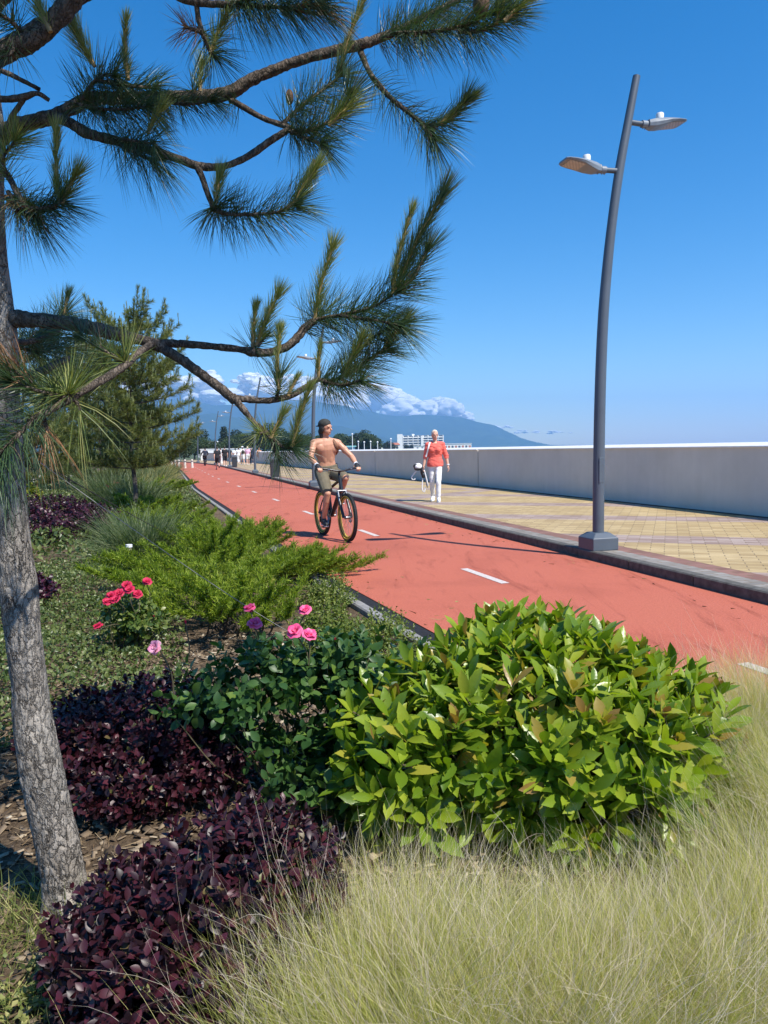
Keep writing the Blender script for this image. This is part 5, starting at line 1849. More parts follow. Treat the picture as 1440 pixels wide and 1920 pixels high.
def young_pine(seed, h, spread, w=.0085, dens=1.0, bare=.25):
    r = np.random.RandomState(seed)
    root = empty('pine_tree', (0, 0, 0))
    tp = [(0, 0, -.1, .058), (.02, .01, h * .2, .05), (-.03, .02, h * .45, .04), (.02, 0, h * .7, .027), (0, 0, h * .95, .012)]
    pl = polyline(tp, .15)
    wig = r.rand(3) * 9
    for p in pl:
        p[0] += mnoise.noise((p[2] * 1.3 + wig[0], 0, 0)) * .05; p[1] += mnoise.noise((p[2] * 1.3, wig[1], 0)) * .05
    mb = MB(); mb.tube([tuple(p[:3]) for p in pl], [p[3] for p in pl], 12)
    mb.build('trunk', m_twig2, root, smooth=True)
    bm_, nb, ny = MB(), NB(), NB()
    z = h * bare
    while z < h * .97:
        f = (z - h * bare) / (h * (1 - bare))
        ln = spread * math.sqrt(max(0, 1 - f ** 2.2)) * (.7 + .3 * min(1, f / .15)) * .92 + .1
        k = r.randint(4, 7)
        a0 = r.rand() * 6.28
        for j in range(k):
            a = a0 + j * 6.28 / k + r.normal() * .25
            L = ln * (.7 + .45 * r.rand())
            i = np.argmin(abs(pl[:, 2] - z))
            p0 = pl[i, :3]
            d = np.array([math.cos(a), math.sin(a), 0])
            up = .22 + .6 * f * f
            pts = [p0, p0 + d * L * .4 + [0, 0, L * up * .2], p0 + d * L * .75 + [0, 0, L * up * .5], p0 + d * L + [0, 0, L * (up * 1.0)]]
            pb = polyline([tuple(q) + (.012,) for q in pts], .1)
            bm_.tube([tuple(q[:3]) for q in pb], [.016 * (1 - .7 * s / len(pb)) for s in range(len(pb))], 6)
            # side shoots
            ns = max(4, int(L / .085))
            for s in range(ns):
                t = .22 + .78 * (s + r.rand()) / ns
                q0 = pb[min(int(t * (len(pb) - 1)), len(pb) - 1), :3]
                sa = a + r.choice([-1, 1]) * r.uniform(.3, 1.2)
                sl = r.uniform(.14, .28)
                q1 = q0 + np.array([math.cos(sa) * sl, math.sin(sa) * sl, sl * r.uniform(.1, .8)])
                V, fs = needles(np.array([q0, (q0 + q1) / 2 + [0, 0, -.01], q1]), .125, 260 * dens, 1.1, .6, r, .08, w, tip_extra=int(16 * dens))
                nb.add(V, fs)
                if r.rand() < .6:
                    q2 = q1 + np.array([0, 0, r.uniform(.1, .26)]) + r.normal(size=3) * .015
                    V, fs = needles(np.array([q1, (q1 + q2) / 2, q2]), .04, 330 * dens, .45, .3, r, -.02, w * 1.2, tip_extra=6)
                    ny.add(V, fs)
            q0 = pb[-1, :3]; q2 = q0 + np.array([d[0] * .05, d[1] * .05, r.uniform(.12, .26)])
            V, fs = needles(np.array([pb[-3, :3], pb[-1, :3], q2]), .12, 300 * dens, 1.0, .5, r, .05, w, tip_extra=20)
            nb.add(V, fs)
        z += r.uniform(.17, .27) * h / 4.5
    for j in range(9):
        q0 = pl[-1, :3] + np.array([r.normal() * .12, r.normal() * .12, -.1 - .2 * r.rand()])
        q2 = q0 + np.array([r.normal() * .12, r.normal() * .12, r.uniform(.2, .45)])
        V, fs = needles(np.array([q0, (q0 + q2) / 2, q2]), .07, 360 * dens, .6, .35, r, 0, w * 1.1, tip_extra=14)
        ny.add(V, fs)
    bm_.build('branches', m_twig2, root)
    nb.build('crown', m_needle_f, root)
    ny.build('new_shoots', m_needle_fy, root)
    return root


pg = 'young pines lining the planting bed'
protos = [young_pine(31, 4.7, 1.55), young_pine(32, 4.5, 1.7, .008, .9, .12), young_pine(33, 4.9, 1.6, .009, .9, .10)]
spots = [(0, (-5.12, 15.3), .88, 0, 'nearest young pine behind the guyed tree, slender dark trunk in the bed'),
         (1, (-9.3, 19.5), .97, 1, 'young pine half hidden behind the big trunk at the left edge'),
         (2, (-9.6, 25.5), .98, 2, 'young pine standing behind the nearest young pine'),
         (1, (-12.6, 30), 1.04, 3.2, 'young pine further back, left of the dark slender trunk'),
         (2, (-13.0, 38), .90, 4.1, 'young pine further back in the middle of the row'),
         (0, (-14.6, 45.5), .92, 5.0, 'young pine at the right end of the row, against the cloud'),
         (1, (-17.2, 52), .82, 1.9, 'smaller young pine beyond the row, beside the far hedge'),
         (0, (-13.5, 21.5), 1.0, 2.2, 'young pine by the pale paving at far left')]
for i, (k, (x, y), sc_, rz, lab) in enumerate(spots):
    o = protos[k] if i in (0, 1, 2) else copy_tree(protos[k])
    o.location = (x, y, -.03); o.scale = (sc_,) * 3; o.rotation_euler.z = rz
    tag(o, lab, 'pine tree', pg)
# ------------------------------------------------------------------ shrubs and flowers
def stems_from(P, root_r, r, n, rad=.006, mat=None, parent=None, name='stems', base=(0, 0, -.03)):
    mb = MB()
    for i in r.choice(len(P), min(n, len(P)), replace=False):
        p = P[i]
        a = r.rand() * 6.28
        b0 = np.array([math.cos(a) * root_r * r.rand(), math.sin(a) * root_r * r.rand(), 0]) + np.array(base)
        m = b0 * .45 + p * .55 + np.array([0, 0, -.12 * p[2]]) + r.normal(size=3) * .02
        pl = polyline([tuple(b0), tuple(m), tuple(p)], .06)
        mb.tube([tuple(q) for q in pl], [rad * (1 - .6 * k / len(pl)) for k in range(len(pl))], 6)
    return mb.build(name, mat or m_twig, parent, smooth=True)


def shrub(name, label, cat, loc, lobes, n, per, L, W, spread, tmpl, mat, seed, up=.5, shell=.35, stems=40, group=None, back=.10, inner=.25, stem_mat=None, leaf_name='foliage', srad=.006):
    r = np.random.RandomState(seed)
    root = empty(name, loc)
    tag(root, label, cat, group)
    P, D = lobes_points(lobes, n, r, shell, .02)
    D = unit(D + np.array([0, 0, up]) + r.normal(size=D.shape) * .25)
    pos, T, N, ll, ww = shoots_to_leaves(P, D, per, L, W, spread, r, back)
    nb = NB()
    V, fs = inst(tmpl[0], tmpl[1], pos, T, N, ll, ww)
    nb.add(V, fs)
    if inner:
        m = int(n * per * inner)
        P2, D2 = lobes_points([[*l[:3], *[k * .8 for k in l[3:]]] for l in lobes], m, r, .6, .02)
        T2_ = unit(D2 + rand_dirs(m, r) * .9)
        V, fs = inst(tmpl[0], tmpl[1], P2, T2_, unit(D2 + [0, 0, .8] + rand_dirs(m, r) * .6), np.full(m, L * .9), np.full(m, W * .9))
        nb.add(V, fs)
    nb.build(leaf_name, mat, root, smooth=True)
    if stems: stems_from(P, .08, r, stems, srad, stem_mat, root)
    return root, P, D, r


# --- laurel in front
m_laurel = leaf_mat('laurel_leaves', [(0, (.09, .17, .014)), (.3, (.17, .265, .018)), (.65, (.255, .345, .024)), (.9, (.33, .39, .035)), (.965, (.38, .33, .05)), (1, (.30, .17, .05))], .38, .33, .5, (1.25, 1.35, .45), True)
m_stemg = plain('green_brown_stem', (.09, .075, .035), .7, var=.3, scale=40)
lobes = [(0, .05, .30, .66, .52, .34), (-.40, -.05, .22, .42, .40, .29), (.36, .05, .24, .44, .44, .29), (.05, .18, .44, .42, .36, .25), (.12, -.25, .2, .45, .3, .26)]
root, P, D, r = shrub('laurel_shrub', 'big rounded glossy yellow-green laurel bush in front of the red path', 'shrub', (.56, 2.80, -.03), lobes, 560, 9, .138, .049, (1.2, .4), LAUREL, m_laurel, 41, .45, .30, 60, None, .08, .28, m_stemg, srad=.007)
m_newl = leaf_mat('fresh_leaves', [(0, (.30, .33, .03)), (.6, (.36, .28, .05)), (1, (.26, .11, .045))], .35, .35, .5, (1.2, 1.1, .5))
sel = np.where(P[:, 2] > .35)[0]
sel = r.choice(sel, 42, replace=False)
pos, T, N, ll, ww = shoots_to_leaves(P[sel] + D[sel] * .03, unit(D[sel] + [0, 0, .6]), 5, .085, .038, (.7, .25), r, .02)
nb = NB(); nb.add(*inst(LAUREL[0], LAUREL[1], pos, T, N, ll, ww)); nb.build('young_leaves', m_newl, root, smooth=True)

# --- purple shrubs
m_purple = leaf_mat('purple_leaves', [(0, (.013, .006, .009)), (.4, (.030, .009, .014)), (.8, (.058, .012, .020)), (.97, (.085, .016, .026)), (1, (.16, .17, .05))], .16, .42, .4, (1.6, .5, .6))
m_purple2 = leaf_mat('dark_purple_leaves', [(0, (.018, .007, .012)), (.5, (.045, .012, .024)), (1, (.09, .02, .04))], .15, .4, .5, (1.5, .5, .7))
m_ptwig = plain('grey_twigs', (.13, .10, .085), .85, var=.3, scale=60)
shrub('purple_shrub', 'nearest glossy dark purple shrub sprawling at the bottom of the view beside the feather grass', 'shrub', (-.52, 1.79, -.03),
      [(.12, .12, .24, .30, .30, .20), (-.12, .05, .16, .26, .25, .16), (.02, -.16, .13, .30, .22, .15), (.24, .1, .2, .16, .22, .17)], 1300, 8, .038, .026, (1.25, .4), OVAL, m_purple, 43, .5, .5, 150, 'purple shrubs', .07, .12, m_ptwig, srad=.0035)
shrub('purple_shrub', 'dense rounded dark purple shrub right behind the nearest pine trunk', 'shrub', (-.98, 2.98, -.03),
      [(.02, .05, .24, .36, .34, .23), (-.3, .05, .2, .25, .3, .2), (.25, -.05, .17, .22, .25, .17), (0, -.22, .14, .28, .2, .15)], 1500, 8, .035, .025, (1.25, .4), OVAL, m_purple, 44, .4, .45, 80, 'purple shrubs', .06, .12, m_ptwig, srad=.003)
for loc, lb_, lobes, n, sd_ in (((-5.55, 12.1, -.03), 'wide dark purple shrub patch left of the slender young pine trunk', [(0, 0, .32, 1.25, .8, .42), (-.9, .5, .38, .8, .7, .45), (.75, -.1, .25, .65, .6, .33)], 1900, 45),
                               ((-4.9, 9.2, -.03), 'small purple shrub between the trunk and the clipped green mound', [(0, 0, .2, .5, .5, .25)], 500, 46),
                               ((-3.4, 6.6, -.03), 'low purple shrub growing through the ground cover beside the big trunk', [(0, 0, .16, .45, .4, .2)], 450, 47)):
    shrub('purple_shrub', lb_, 'shrub', loc, lobes, n, 6, .055, .055, (1.2, .4), SMALL, m_purple2, sd_, .4, .5, 0, 'purple shrubs', .06, .1)

# --- roses
m_rose = leaf_mat('rose_leaves', [(0, (.022, .060, .016)), (.5, (.042, .10, .024)), (.9, (.075, .145, .032)), (1, (.13, .20, .03))], .25, .42, .35, (1.2, 1.5, .5))
m_rose_l = leaf_mat('light_rose_leaves', [(0, (.05, .10, .02)), (.5, (.11, .16, .03)), (1, (.2, .22, .05))], .3, .4, .5)


def petal_mat(name, a, b_):
    return leaf_mat(name, [(0, a), (1, b_)], .3, .55, .3, (1.1, .9, 1.0))


m_pinkp = petal_mat('pink_petals', (.88, .075, .26), (.95, .24, .44))
m_palep = petal_mat('pale_pink_petals', (.95, .36, .54), (.97, .62, .72))
m_redp = petal_mat('crimson_petals', (.52, .012, .055), (.72, .05, .14))


def rose(root, c, rad, mat, seed, tilt=(0, 0, 1), bud=False, stem_to=None, name='flower'):
    r = np.random.RandomState(seed)
    up = unit(np.array(tilt, dtype=float) + r.normal(size=3) * .1)
    A, B = tangent_frame(up[None], r); A, B = A[0], B[0]
    rad = rad * .74
    rings = [(.25, .12, 3, .9), (.45, .3, 4, .95), (.7, .6, 5, .9), (.95, .72, 6, .98), (1.12, .9, 6, .86)]
    if bud: rings = [(.3, .05, 3, 1.2), (.4, .12, 4, 1.15), (.48, .2, 4, .9)]
    nb = NB()
    for (sz, op, n, ht) in rings:
        for k in range(n):
            a = 6.28 * k / n + r.rand() * .6 + sz * 7
            o = A * math.cos(a) + B * math.sin(a); s_ = -A * math.sin(a) + B * math.cos(a)
            V = []
            oo = op * (.8 + .4 * r.rand())
            for i in range(5):
                t = i / 4
                h = rad * ht * 1.1 * (math.sin(t * 1.5) if op < .9 else math.sin(t * 2.1) * .75)
                out_ = rad * (.10 + .95 * oo * t ** 1.4) * (.8 if op < .4 else 1)
                wd = rad * sz * .72 * math.sin(.35 + t * 1.9)
                for j in (-2, -1, 0, 1, 2):
                    q = j / 2
                    cup = (q * q) * rad * .25 * sz
                    rip = r.normal() * rad * .035 * t
                    V.append(o * (out_ - cup * .9) + s_ * (wd * q) + up * (h - abs(q) * rad * .12 * t * (1 if t < .9 else 2) + rip))
            F_ = [(i * 5 + j, i * 5 + j + 1, i * 5 + j + 6, i * 5 + j + 5) for i in range(4) for j in range(4)]
            nb.add(np.array(V) + np.array(c), [np.array(F_)])
    fo = nb.build(name, mat, root, smooth=True)
    if stem_to is not None:
        mb = MB()
        pl = polyline([tuple(stem_to), tuple((np.array(stem_to) + np.array(c)) / 2 + r.normal(size=3) * .015), tuple(np.array(c) - up * rad * .05)], .03)
        mb.tube([tuple(q) for q in pl], .003, 6)
        mb.ell(np.array(c) + up * rad * .02, (rad * .22,) * 3)
        mb.build('stem', m_stemg, fo, smooth=True)
    return fo


loc = Vector((-.36, 2.90, -.03))
root, P, D, r = shrub('rose_bush', 'dark glossy green rose bush carrying large pink blooms beside the laurel', 'rose bush', loc,
                      [(0, .08, .50, .40, .32, .16), (.28, .1, .46, .34, .34, .18), (-.3, 0, .42, .26, .28, .15), (-.12, .12, .55, .15, .15, .1), (.2, .05, .57, .16, .16, .1), (.12, -.05, .26, .42, .32, .18), (.15, -.12, .12, .35, .25, .14)], 470, 7, .056, .040, (1.35, .5), OVAL, m_rose, 51, .3, .7, 45, None, .09, .08, m_stemg, srad=.004)
fl = [(298, 1216, 2.75, .040, m_palep, (-.5, -.7, .4), 0), (470, 1147, 3.05, .038, m_pinkp, (-.2, -.2, 1), 0), (478, 1176, 2.95, .042, m_pinkp, (.1, -.35, .9), 0), (573, 1150, 3.1, .040, m_pinkp, (.1, -.45, .8), 0),
      (556, 1190, 2.9, .046, m_pinkp, (-.3, -.3, .9), 0), (578, 1197, 2.88, .042, m_pinkp, (.4, -.25, .9), 0), (628, 1202, 2.95, .018, m_redp, (0, -.2, 1), 1), (348, 1170, 3.05, .018, m_redp, (-.1, -.1, 1), 1)]
for i, (x, y, d, rad, m_, tl_, bud) in enumerate(fl):
    c = at(x, y, d) - loc
    j = np.argmin(((P - np.array(c) + [0, 0, .1]) ** 2).sum(1))
    rose(root, np.array(c), rad, m_, 60 + i, tl_, bool(bud), P[j], 'rosebud' if bud else 'flower')
loc = Vector((-1.78, 5.05, -.03))
root, P, D, r = shrub('rose_bush', 'small upright rose bush crowded with crimson red blooms in the ground cover', 'rose bush', loc,
                      [(0, 0, .32, .20, .2, .12), (.1, 0, .24, .17, .2, .12), (0, 0, .18, .14, .14, .1)], 150, 7, .05, .038, (1.3, .5), OVAL, m_rose_l, 52, .3, .6, 40, None, .08, .1, m_stemg, srad=.004)
fl = [(275, 1095, 5.1, .05), (238, 1102, 5.0, .052), (224, 1117, 4.95, .052), (258, 1118, 4.95, .048), (218, 1128, 4.85, .046), (202, 1134, 4.85, .050), (244, 1110, 4.9, .05), (210, 1120, 4.9, .045), (186, 1178, 4.75, .042), (288, 1157, 4.9, .02)]
for i, (x, y, d, rad) in enumerate(fl):
    c = at(x, y, d) - loc
    j = np.argmin(((P - np.array(c) + [0, 0, .1]) ** 2).sum(1))
    rose(root, np.array(c), rad, m_redp, 80 + i, (r.normal() * .3, -.5, .9), rad < .03, P[j], 'rosebud' if rad < .03 else 'flower')
loc = Vector((-7.0, 19.8, -.03))
root, P, D, r = shrub('rose_bush', 'distant rose bush with a few scarlet blooms near the path edge', 'rose bush', loc, [(0, 0, .3, .6, .45, .28)], 260, 5, .07, .06, (1.2, .5), SMALL, m_rose_l, 53, .3, .5, 0, None, .08, .1)
for i in range(9):
    j = r.choice(np.where((P[:, 2] > .35) & (P[:, 1] < .1))[0])
    rose(root, P[j] + D[j] * .05, .06, m_redp, 100 + i, (0, -.6, .8))

# --- junipers
m_jun = leaf_mat('juniper_sprays', [(0, (.045, .08, .008)), (.3, (.13, .20, .014)), (.7, (.24, .33, .022)), (1, (.36, .42, .05))], .4, .55, .35, (1.2, 1.3, .4))


def juniper(label, loc, rad, hgt, nb_, seed, dirs=None, gr='spreading junipers along the path edge', wd=.0065):
    r = np.random.RandomState(seed)
    root = empty('juniper', loc)
    tag(root, label, 'juniper', gr)
    nb, br_ = NB(), MB()
    for i in range(int(nb_ * .72)):
        a = r.rand() * 6.28 if dirs is None else r.uniform(*dirs)
        L = rad * (.45 + .6 * r.rand())
        el = 0
        d = np.array([math.cos(a), math.sin(a), 0])
        p0 = np.array([r.normal() * .12, r.normal() * .12, .0])
        top = hgt * (.5 + .6 * r.rand()) * (1 - .35 * (L / rad - .45))
        pl = polyline([tuple(p0), tuple(p0 + d * L * .35 + [0, 0, top * .75]), tuple(p0 + d * L * .75 + [0, 0, top]), tuple(p0 + d * L + [0, 0, top * 1.0 + .10])], .05)
        br_.tube([tuple(q) for q in pl[:-1]], [.008 * (1 - .8 * k / len(pl)) for k in range(len(pl) - 1)], 5)
        m = len(pl)
        ks = np.concatenate([np.arange(int(m * .3), m), np.arange(int(m * .5), m)])
        for k in ks:
            q = pl[k]
            tdir = unit(pl[min(k + 1, m - 1)] - pl[max(k - 1, 0)])
            for _ in range(5):
                sd = unit(tdir * .8 + np.array([r.normal() * .33, r.normal() * .33, r.normal() * .28 + .32]))
                sl = r.uniform(.07, .16) * (1.1 - .4 * k / m)
                n = 9
                t = r.rand(n)
                P0 = q + sd * (sl * t)[:, None]
                D0 = unit(sd[None] + r.normal(size=(n, 3)) * .55 + [0, 0, .12])
                nb.add(*ribbons(P0, D0, r.uniform(.025, .055, n), wd, np.zeros((n, 3)), r, 2))
    br_.build('branches', m_twig, root)
    nb.build('foliage', m_jun, root)
    return root


juniper('bright green juniper reaching a long spray over the red path behind the pink roses', (-1.75, 7.3, -.03), 1.1, .36, 75, 61)
juniper('spreading juniper whose tips lean out across the kerb onto the path', (-2.05, 9.4, -.03), .85, .38, 60, 62)
juniper('spreading juniper just left of the red path, further along the kerb', (-3.7, 12.3, -.03), .95, .34, 60, 63, wd=.009)
juniper('low spreading juniper left of the kerb where the path starts to bend', (-5.0, 15.8, -.03), 1.0, .38, 55, 64, wd=.011)
juniper('dense green juniper mound between the red rose and the pink rose bush', (-1.15, 5.7, -.03), .72, .34, 50, 65)
juniper('distant juniper mound at the kerb below the golden grasses', (-6.9, 21.5, -.03), 1.4, .5, 50, 66, wd=.014)
juniper('long low juniper sprays lying across the dark kerb edge', (-1.35, 7.95, -.03), 1.12, .20, 34, 67, (-.5, .3))
juniper('tall feathery juniper clump beside the grey-green grass and the stake', (-1.8, 8.2, -.03), .62, .50, 55, 68)

# --- small-leaved ground cover
m_cover = leaf_mat('cover_leaves', [(0, (.04, .07, .018)), (.4, (.09, .13, .03)), (.8, (.15, .185, .05)), (1, (.2, .22, .08))], .25, .4, .5)
m_coverl = leaf_mat('light_cover_leaves', [(0, (.08, .12, .02)), (.5, (.14, .19, .03)), (1, (.23, .25, .06))], .3, .45, .4)


def cover_z(x, y):
    return max(0.0, .17 + .22 * mnoise.noise((x * 1.1, y * 1.1, 2)) + .06 * mnoise.noise((x * 4, y * 4, 2)))


def ground_cover(name, label, poly, n, size, mat, seed, hs=1.0):
    """leaves on low mounds inside a plan outline"""
    r = np.random.RandomState(seed)
    poly = np.array(poly)
    x0, y0 = poly.min(0); x1, y1 = poly.max(0)
    pts = []
    while len(pts) < n:
        x, y = r.uniform(x0, x1), r.uniform(y0, y1)
        c = False
        for i in range(len(poly)):
            (xa, ya), (xb, yb) = poly[i], poly[i - 1]
            if (ya > y) != (yb > y) and x < (xb - xa) * (y - ya) / (yb - ya) + xa: c = not c
        e = 1.0
        if not c: continue
        h = cover_z(x, y) * hs
        if h < .03 and r.rand() < .7: continue
        pts.append((x, y, -.03 + h * (1 - .7 * r.rand() ** 2.2) + .01))
    pos = np.array(pts)
    T = unit(r.normal(size=(n, 3)) + [0, 0, .5]); N = unit(r.normal(size=(n, 3)) * .7 + [0, -.2, 1])
    L = size * (.6 + .8 * r.rand(n))
    V, fs = inst(SMALL[0], SMALL[1], pos, T, N, L, L * .8)
    nb = NB(); nb.add(V, fs)
    o = nb.build(name, mat)
    return tag(o, label, 'ground cover', None, 'stuff')


ground_cover('ground_cover', 'small-leaved green ground cover carpeting the bed behind the trunk', [(-4.6, 8.6), (-2.2, 9.2), (-1.9, 6.6), (-1.45, 5.3), (-1.1, 4.0), (-1.0, 3.5), (-2.6, 3.2), (-3.6, 5.5)], 30000, .026, m_cover, 71, .72)
ground_cover('ground_cover', 'mixed low green planting filling the far bed under the young pines', [(-11.5, 40), (-9.0, 33), (-6.6, 25.5), (-3.9, 16.5), (-2.9, 12.5), (-2.3, 8.8), (-5.2, 8.5), (-9, 14), (-14, 22), (-17, 40)], 42000, .06, m_cover, 72, 1.1)
for x, y, px_, lb_, sd_ in ((-.08, 5.0, .33, 'light yellow-green low shrub against the grey kerb behind the laurel', 73), (-.52, 6.5, .30, 'small light green shrub at the kerb below the juniper sprays', 74),
                            (.16, 4.15, .24, 'little light green shrub tucked between laurel and kerb', 75), (-.45, 5.35, .26, 'light green low shrub between the pink blooms and the juniper mound', 77), (-.42, 4.5, .25, 'light green low shrub just behind the double pink bloom', 78)):
    shrub('low_shrub', lb_, 'shrub', (x, y, -.03), [(0, 0, .10, px_, px_ * 1.2, .16), (.05, .1, .16, px_ * .6, px_ * .6, .16), (-.1, -.05, .14, px_ * .5, px_ * .5, .15)], 420, 7, .024, .022, (1.2, .4), SMALL, m_coverl, sd_, .7, .7, 30, 'light green low shrubs by the kerb', .09, .1, m_ptwig, srad=.002)
shrub('euonymus_shrub', 'yellow-green leafy upright shrub right beside the big pine trunk', 'shrub', (-6.75, 14.0, -.03), [(0, 0, .45, .38, .38, .42), (.15, 0, .25, .35, .35, .25)], 420, 7, .085, .085, (1.2, .4), OVAL,
      leaf_mat('euonymus_leaves', [(0, (.07, .11, .015)), (.5, (.18, .21, .025)), (1, (.34, .33, .05))], .3, .35, .5), 76, .5, .4, 15, None, .08, .15)

# --- ornamental grasses
m_gr = leaf_mat('blue_green_grass', [(0, (.05, .085, .03)), (.5, (.10, .14, .055)), (1, (.20, .23, .11))], .3, .5, .4)
m_gy = leaf_mat('golden_grass', [(0, (.20, .19, .05)), (.5, (.33, .29, .09)), (1, (.45, .40, .2))], .35, .55, .3)


def grass(name, label, loc, n, L, spread, w, mat, seed, group=None, droop=.5, lean=(0, 0, 0), br=.1):
    r = np.random.RandomState(seed)
    P0 = np.zeros((n, 3)); P0[:, :2] = r.normal(size=(n, 2)) * br
    a = np.arctan2(P0[:, 1], P0[:, 0]) + r.normal(size=n) * .8
    th = np.abs(r.normal(size=n)) * spread
    D = np.stack([np.cos(a) * np.sin(th), np.sin(a) * np.sin(th), np.cos(th)], 1) + np.array(lean)
    D = unit(D)
    l = L * (.55 + .5 * r.rand(n))
    bend = np.stack([np.cos(a), np.sin(a), np.zeros(n)], 1) * (l * .25)[:, None]
    bend[:, 2] = -l * droop * r.rand(n)
    nb = NB(); nb.add(*ribbons(P0, D, l, w, bend, r, 4))
    root = empty(name, loc)
    tag(root, label, 'grass clump', group)
    nb.build('blades', mat, root)
    return root, P0, D, l, bend, r


gg = 'ornamental grass clumps in the bed'
for x, y, n, L, m_, lb_ in ((-2.95, 9.1, 1500, .95, m_gr, 'soft grey-green grass clump behind the white-topped stake'), (-3.5, 10.3, 900, .8, m_gr, 'grey-green grass clump left of the spreading junipers'),
                           (-6.9, 19.0, 1300, 1.5, m_gr, 'tall strappy light green grass clump left of the slender trunk'), (-5.8, 17.6, 800, 1.2, m_gr, 'strappy green grass clump beside the young pine trunk'),
                           (-7.6, 24.5, 1200, 1.0, m_gy, 'golden grass clump at the kerb where the path narrows'), (-9.2, 30, 900, 1.3, m_gr, 'grey-green grass clump along the far path edge'),
                           (-10.6, 35, 900, 1.2, m_gy, 'golden grass clump further along the far path edge'), (-12.2, 41, 900, 1.2, m_gy, 'golden grass clump farthest along the path edge'), (-9.8, 28, 700, 1.2, m_gr, 'green grass clump behind the golden clump'), (-13.2, 46, 700, 1.4, m_gr, 'green grass clump by the bend of the path')):
    grass('grass_clump', lb_, (x, y, -.03), n, L, .5, .006 + .0003 * y, m_, int(abs(x * 100 + y)), gg, .55, br=.12 if L < 1 else .22)

# --- feather grass in the foreground
m_fg = leaf_mat('feather_grass', [(0, (.20, .27, .05)), (.15, (.36, .40, .08)), (.5, (.53, .54, .14)), (.8, (.66, .63, .23)), (1, (.76, .68, .36))], .45, .5, .3, (1.1, 1.1, .7))
m_aw = leaf_mat('feather_awns', [(0, (.52, .43, .31)), (.5, (.66, .57, .43)), (1, (.76, .68, .55))], .4, .55, .3, (1.1, 1.0, .9))


def feather(loc, n, L, label, seed, spread=.26, lean=(0, 0, 0), br=.13, awn=.4):
    root, P0, D, l, bend, r = grass('feather_grass', label, loc, n, L, spread, .0011, m_fg, seed, 'feather grass clumps', .22, lean, br)
    k = r.choice(n, int(n * awn), replace=False)
    t = r.uniform(.45, .85, len(k))
    S = P0[k] + D[k] * (l[k] * t)[:, None] + bend[k] * (t * t)[:, None]
    d = unit(D[k] + bend[k] * (2 * t / l[k])[:, None] + r.normal(size=(len(k), 3)) * .22)
    ln = L * r.uniform(.2, .5, len(k))
    b = r.normal(size=(len(k), 3)) * (ln * .3)[:, None]; b[:, 2] -= ln * .1
    nb = NB(); nb.add(*ribbons(S, d, ln, .0009, b, r, 4))
    nb.build('awns', m_aw, root)
    return root


feather((-.02, 1.50, -.03), 5200, .43, 'feather grass clump beside the nearest purple shrub', 201, lean=(.05, .05, 0))
feather((.26, 1.42, -.03), 5600, .42, 'feather grass clump in the middle of the bottom edge below the laurel', 202, lean=(.05, .05, 0))
feather((.52, 1.48, -.03), 5200, .40, 'feather grass clump below the right half of the laurel', 203, lean=(.08, .05, 0))
feather((.82, 1.58, -.03), 5200, .40, 'feather grass clump in the bottom right corner', 204, lean=(.05, .05, 0))
feather((.10, 1.76, -.03), 3000, .34, 'feather grass clump tucked under the left edge of the laurel', 205, lean=(0, .03, 0))
feather((.60, 1.80, -.03), 2600, .26, 'feather grass clump tucked under the middle of the laurel', 206)
feather((1.12, 1.95, -.03), 4200, .38, 'feather grass clump at the lower right side of the laurel', 207)
feather((1.45, 2.42, -.03), 4600, .48, 'feather grass clump right of the laurel at the picture edge', 208)
feather((1.48, 2.95, -.03), 4200, .52, 'feather grass clump right of the laurel against the red path', 209, lean=(-.05, 0, 0))
feather((1.78, 3.25, -.03), 3000, .50, 'farthest feather grass clump by the kerb at the right edge', 210)
feather((1.02, 1.35, -.03), 3600, .38, 'nearest feather grass clump, leaning in from the bottom right', 211)

# --- litter, weeds
r = np.random.RandomState(9)
n = 14000
x = r.uniform(-2.2, .5, n); y = r.uniform(1.1, 5.6, n)
keep = np.array([a < xl(b_) - .34 for a, b_ in zip(x, y)]); x, y = x[keep], y[keep]; n = len(x)
pos = np.stack([x, y, [bed_z(a, b_) + .004 + .008 * r.rand() for a, b_ in zip(x, y)]], 1)
T = unit(np.stack([r.normal(size=n), r.normal(size=n), r.normal(size=n) * .25], 1)); N = unit(r.normal(size=(n, 3)) * .35 + [0, 0, 1])
L = r.uniform(.012, .05, n)
CH = ([(-.5, -.5, -.05), (.5, -.4, -.05), (.5, .5, -.05), (-.5, .45, -.05), (-.5, -.45, .06), (.5, -.5, .05), (.45, .5, .05), (-.5, .5, .06)], [np.array([(4, 5, 6, 7), (0, 1, 5, 4), (1, 2, 6, 5), (2, 3, 7, 6), (3, 0, 4, 7)])])
nb = NB(); nb.add(*inst(CH[0], CH[1], pos, T, N, L, L * r.uniform(.25, .6, n)))
tag(nb.build('bark_mulch', leaf_mat('mulch_chips', [(0, (.035, .025, .017)), (.4, (.11, .078, .05)), (.8, (.22, .165, .11)), (.96, (.36, .29, .2)), (1, (.55, .48, .36))], 0, .85, .2)), 'brown bark chips scattered on the soil', 'mulch', None, 'stuff')
n = 5200
x = r.uniform(-2.2, .4, n); y = r.uniform(1.1, 5.0, n)
keep = np.array([a < xl(b_) - .34 for a, b_ in zip(x, y)]); x, y = x[keep], y[keep]; n = len(x)
P0 = np.stack([x, y, [bed_z(a, b_) + .012 + .015 * r.rand() for a, b_ in zip(x, y)]], 1)
D0 = unit(np.stack([r.normal(size=n), r.normal(size=n), r.normal(size=n) * .12], 1))
nb = NB(); nb.add(*ribbons(P0, D0, r.uniform(.05, .12, n), .0018, np.zeros((n, 3)), r, 2))
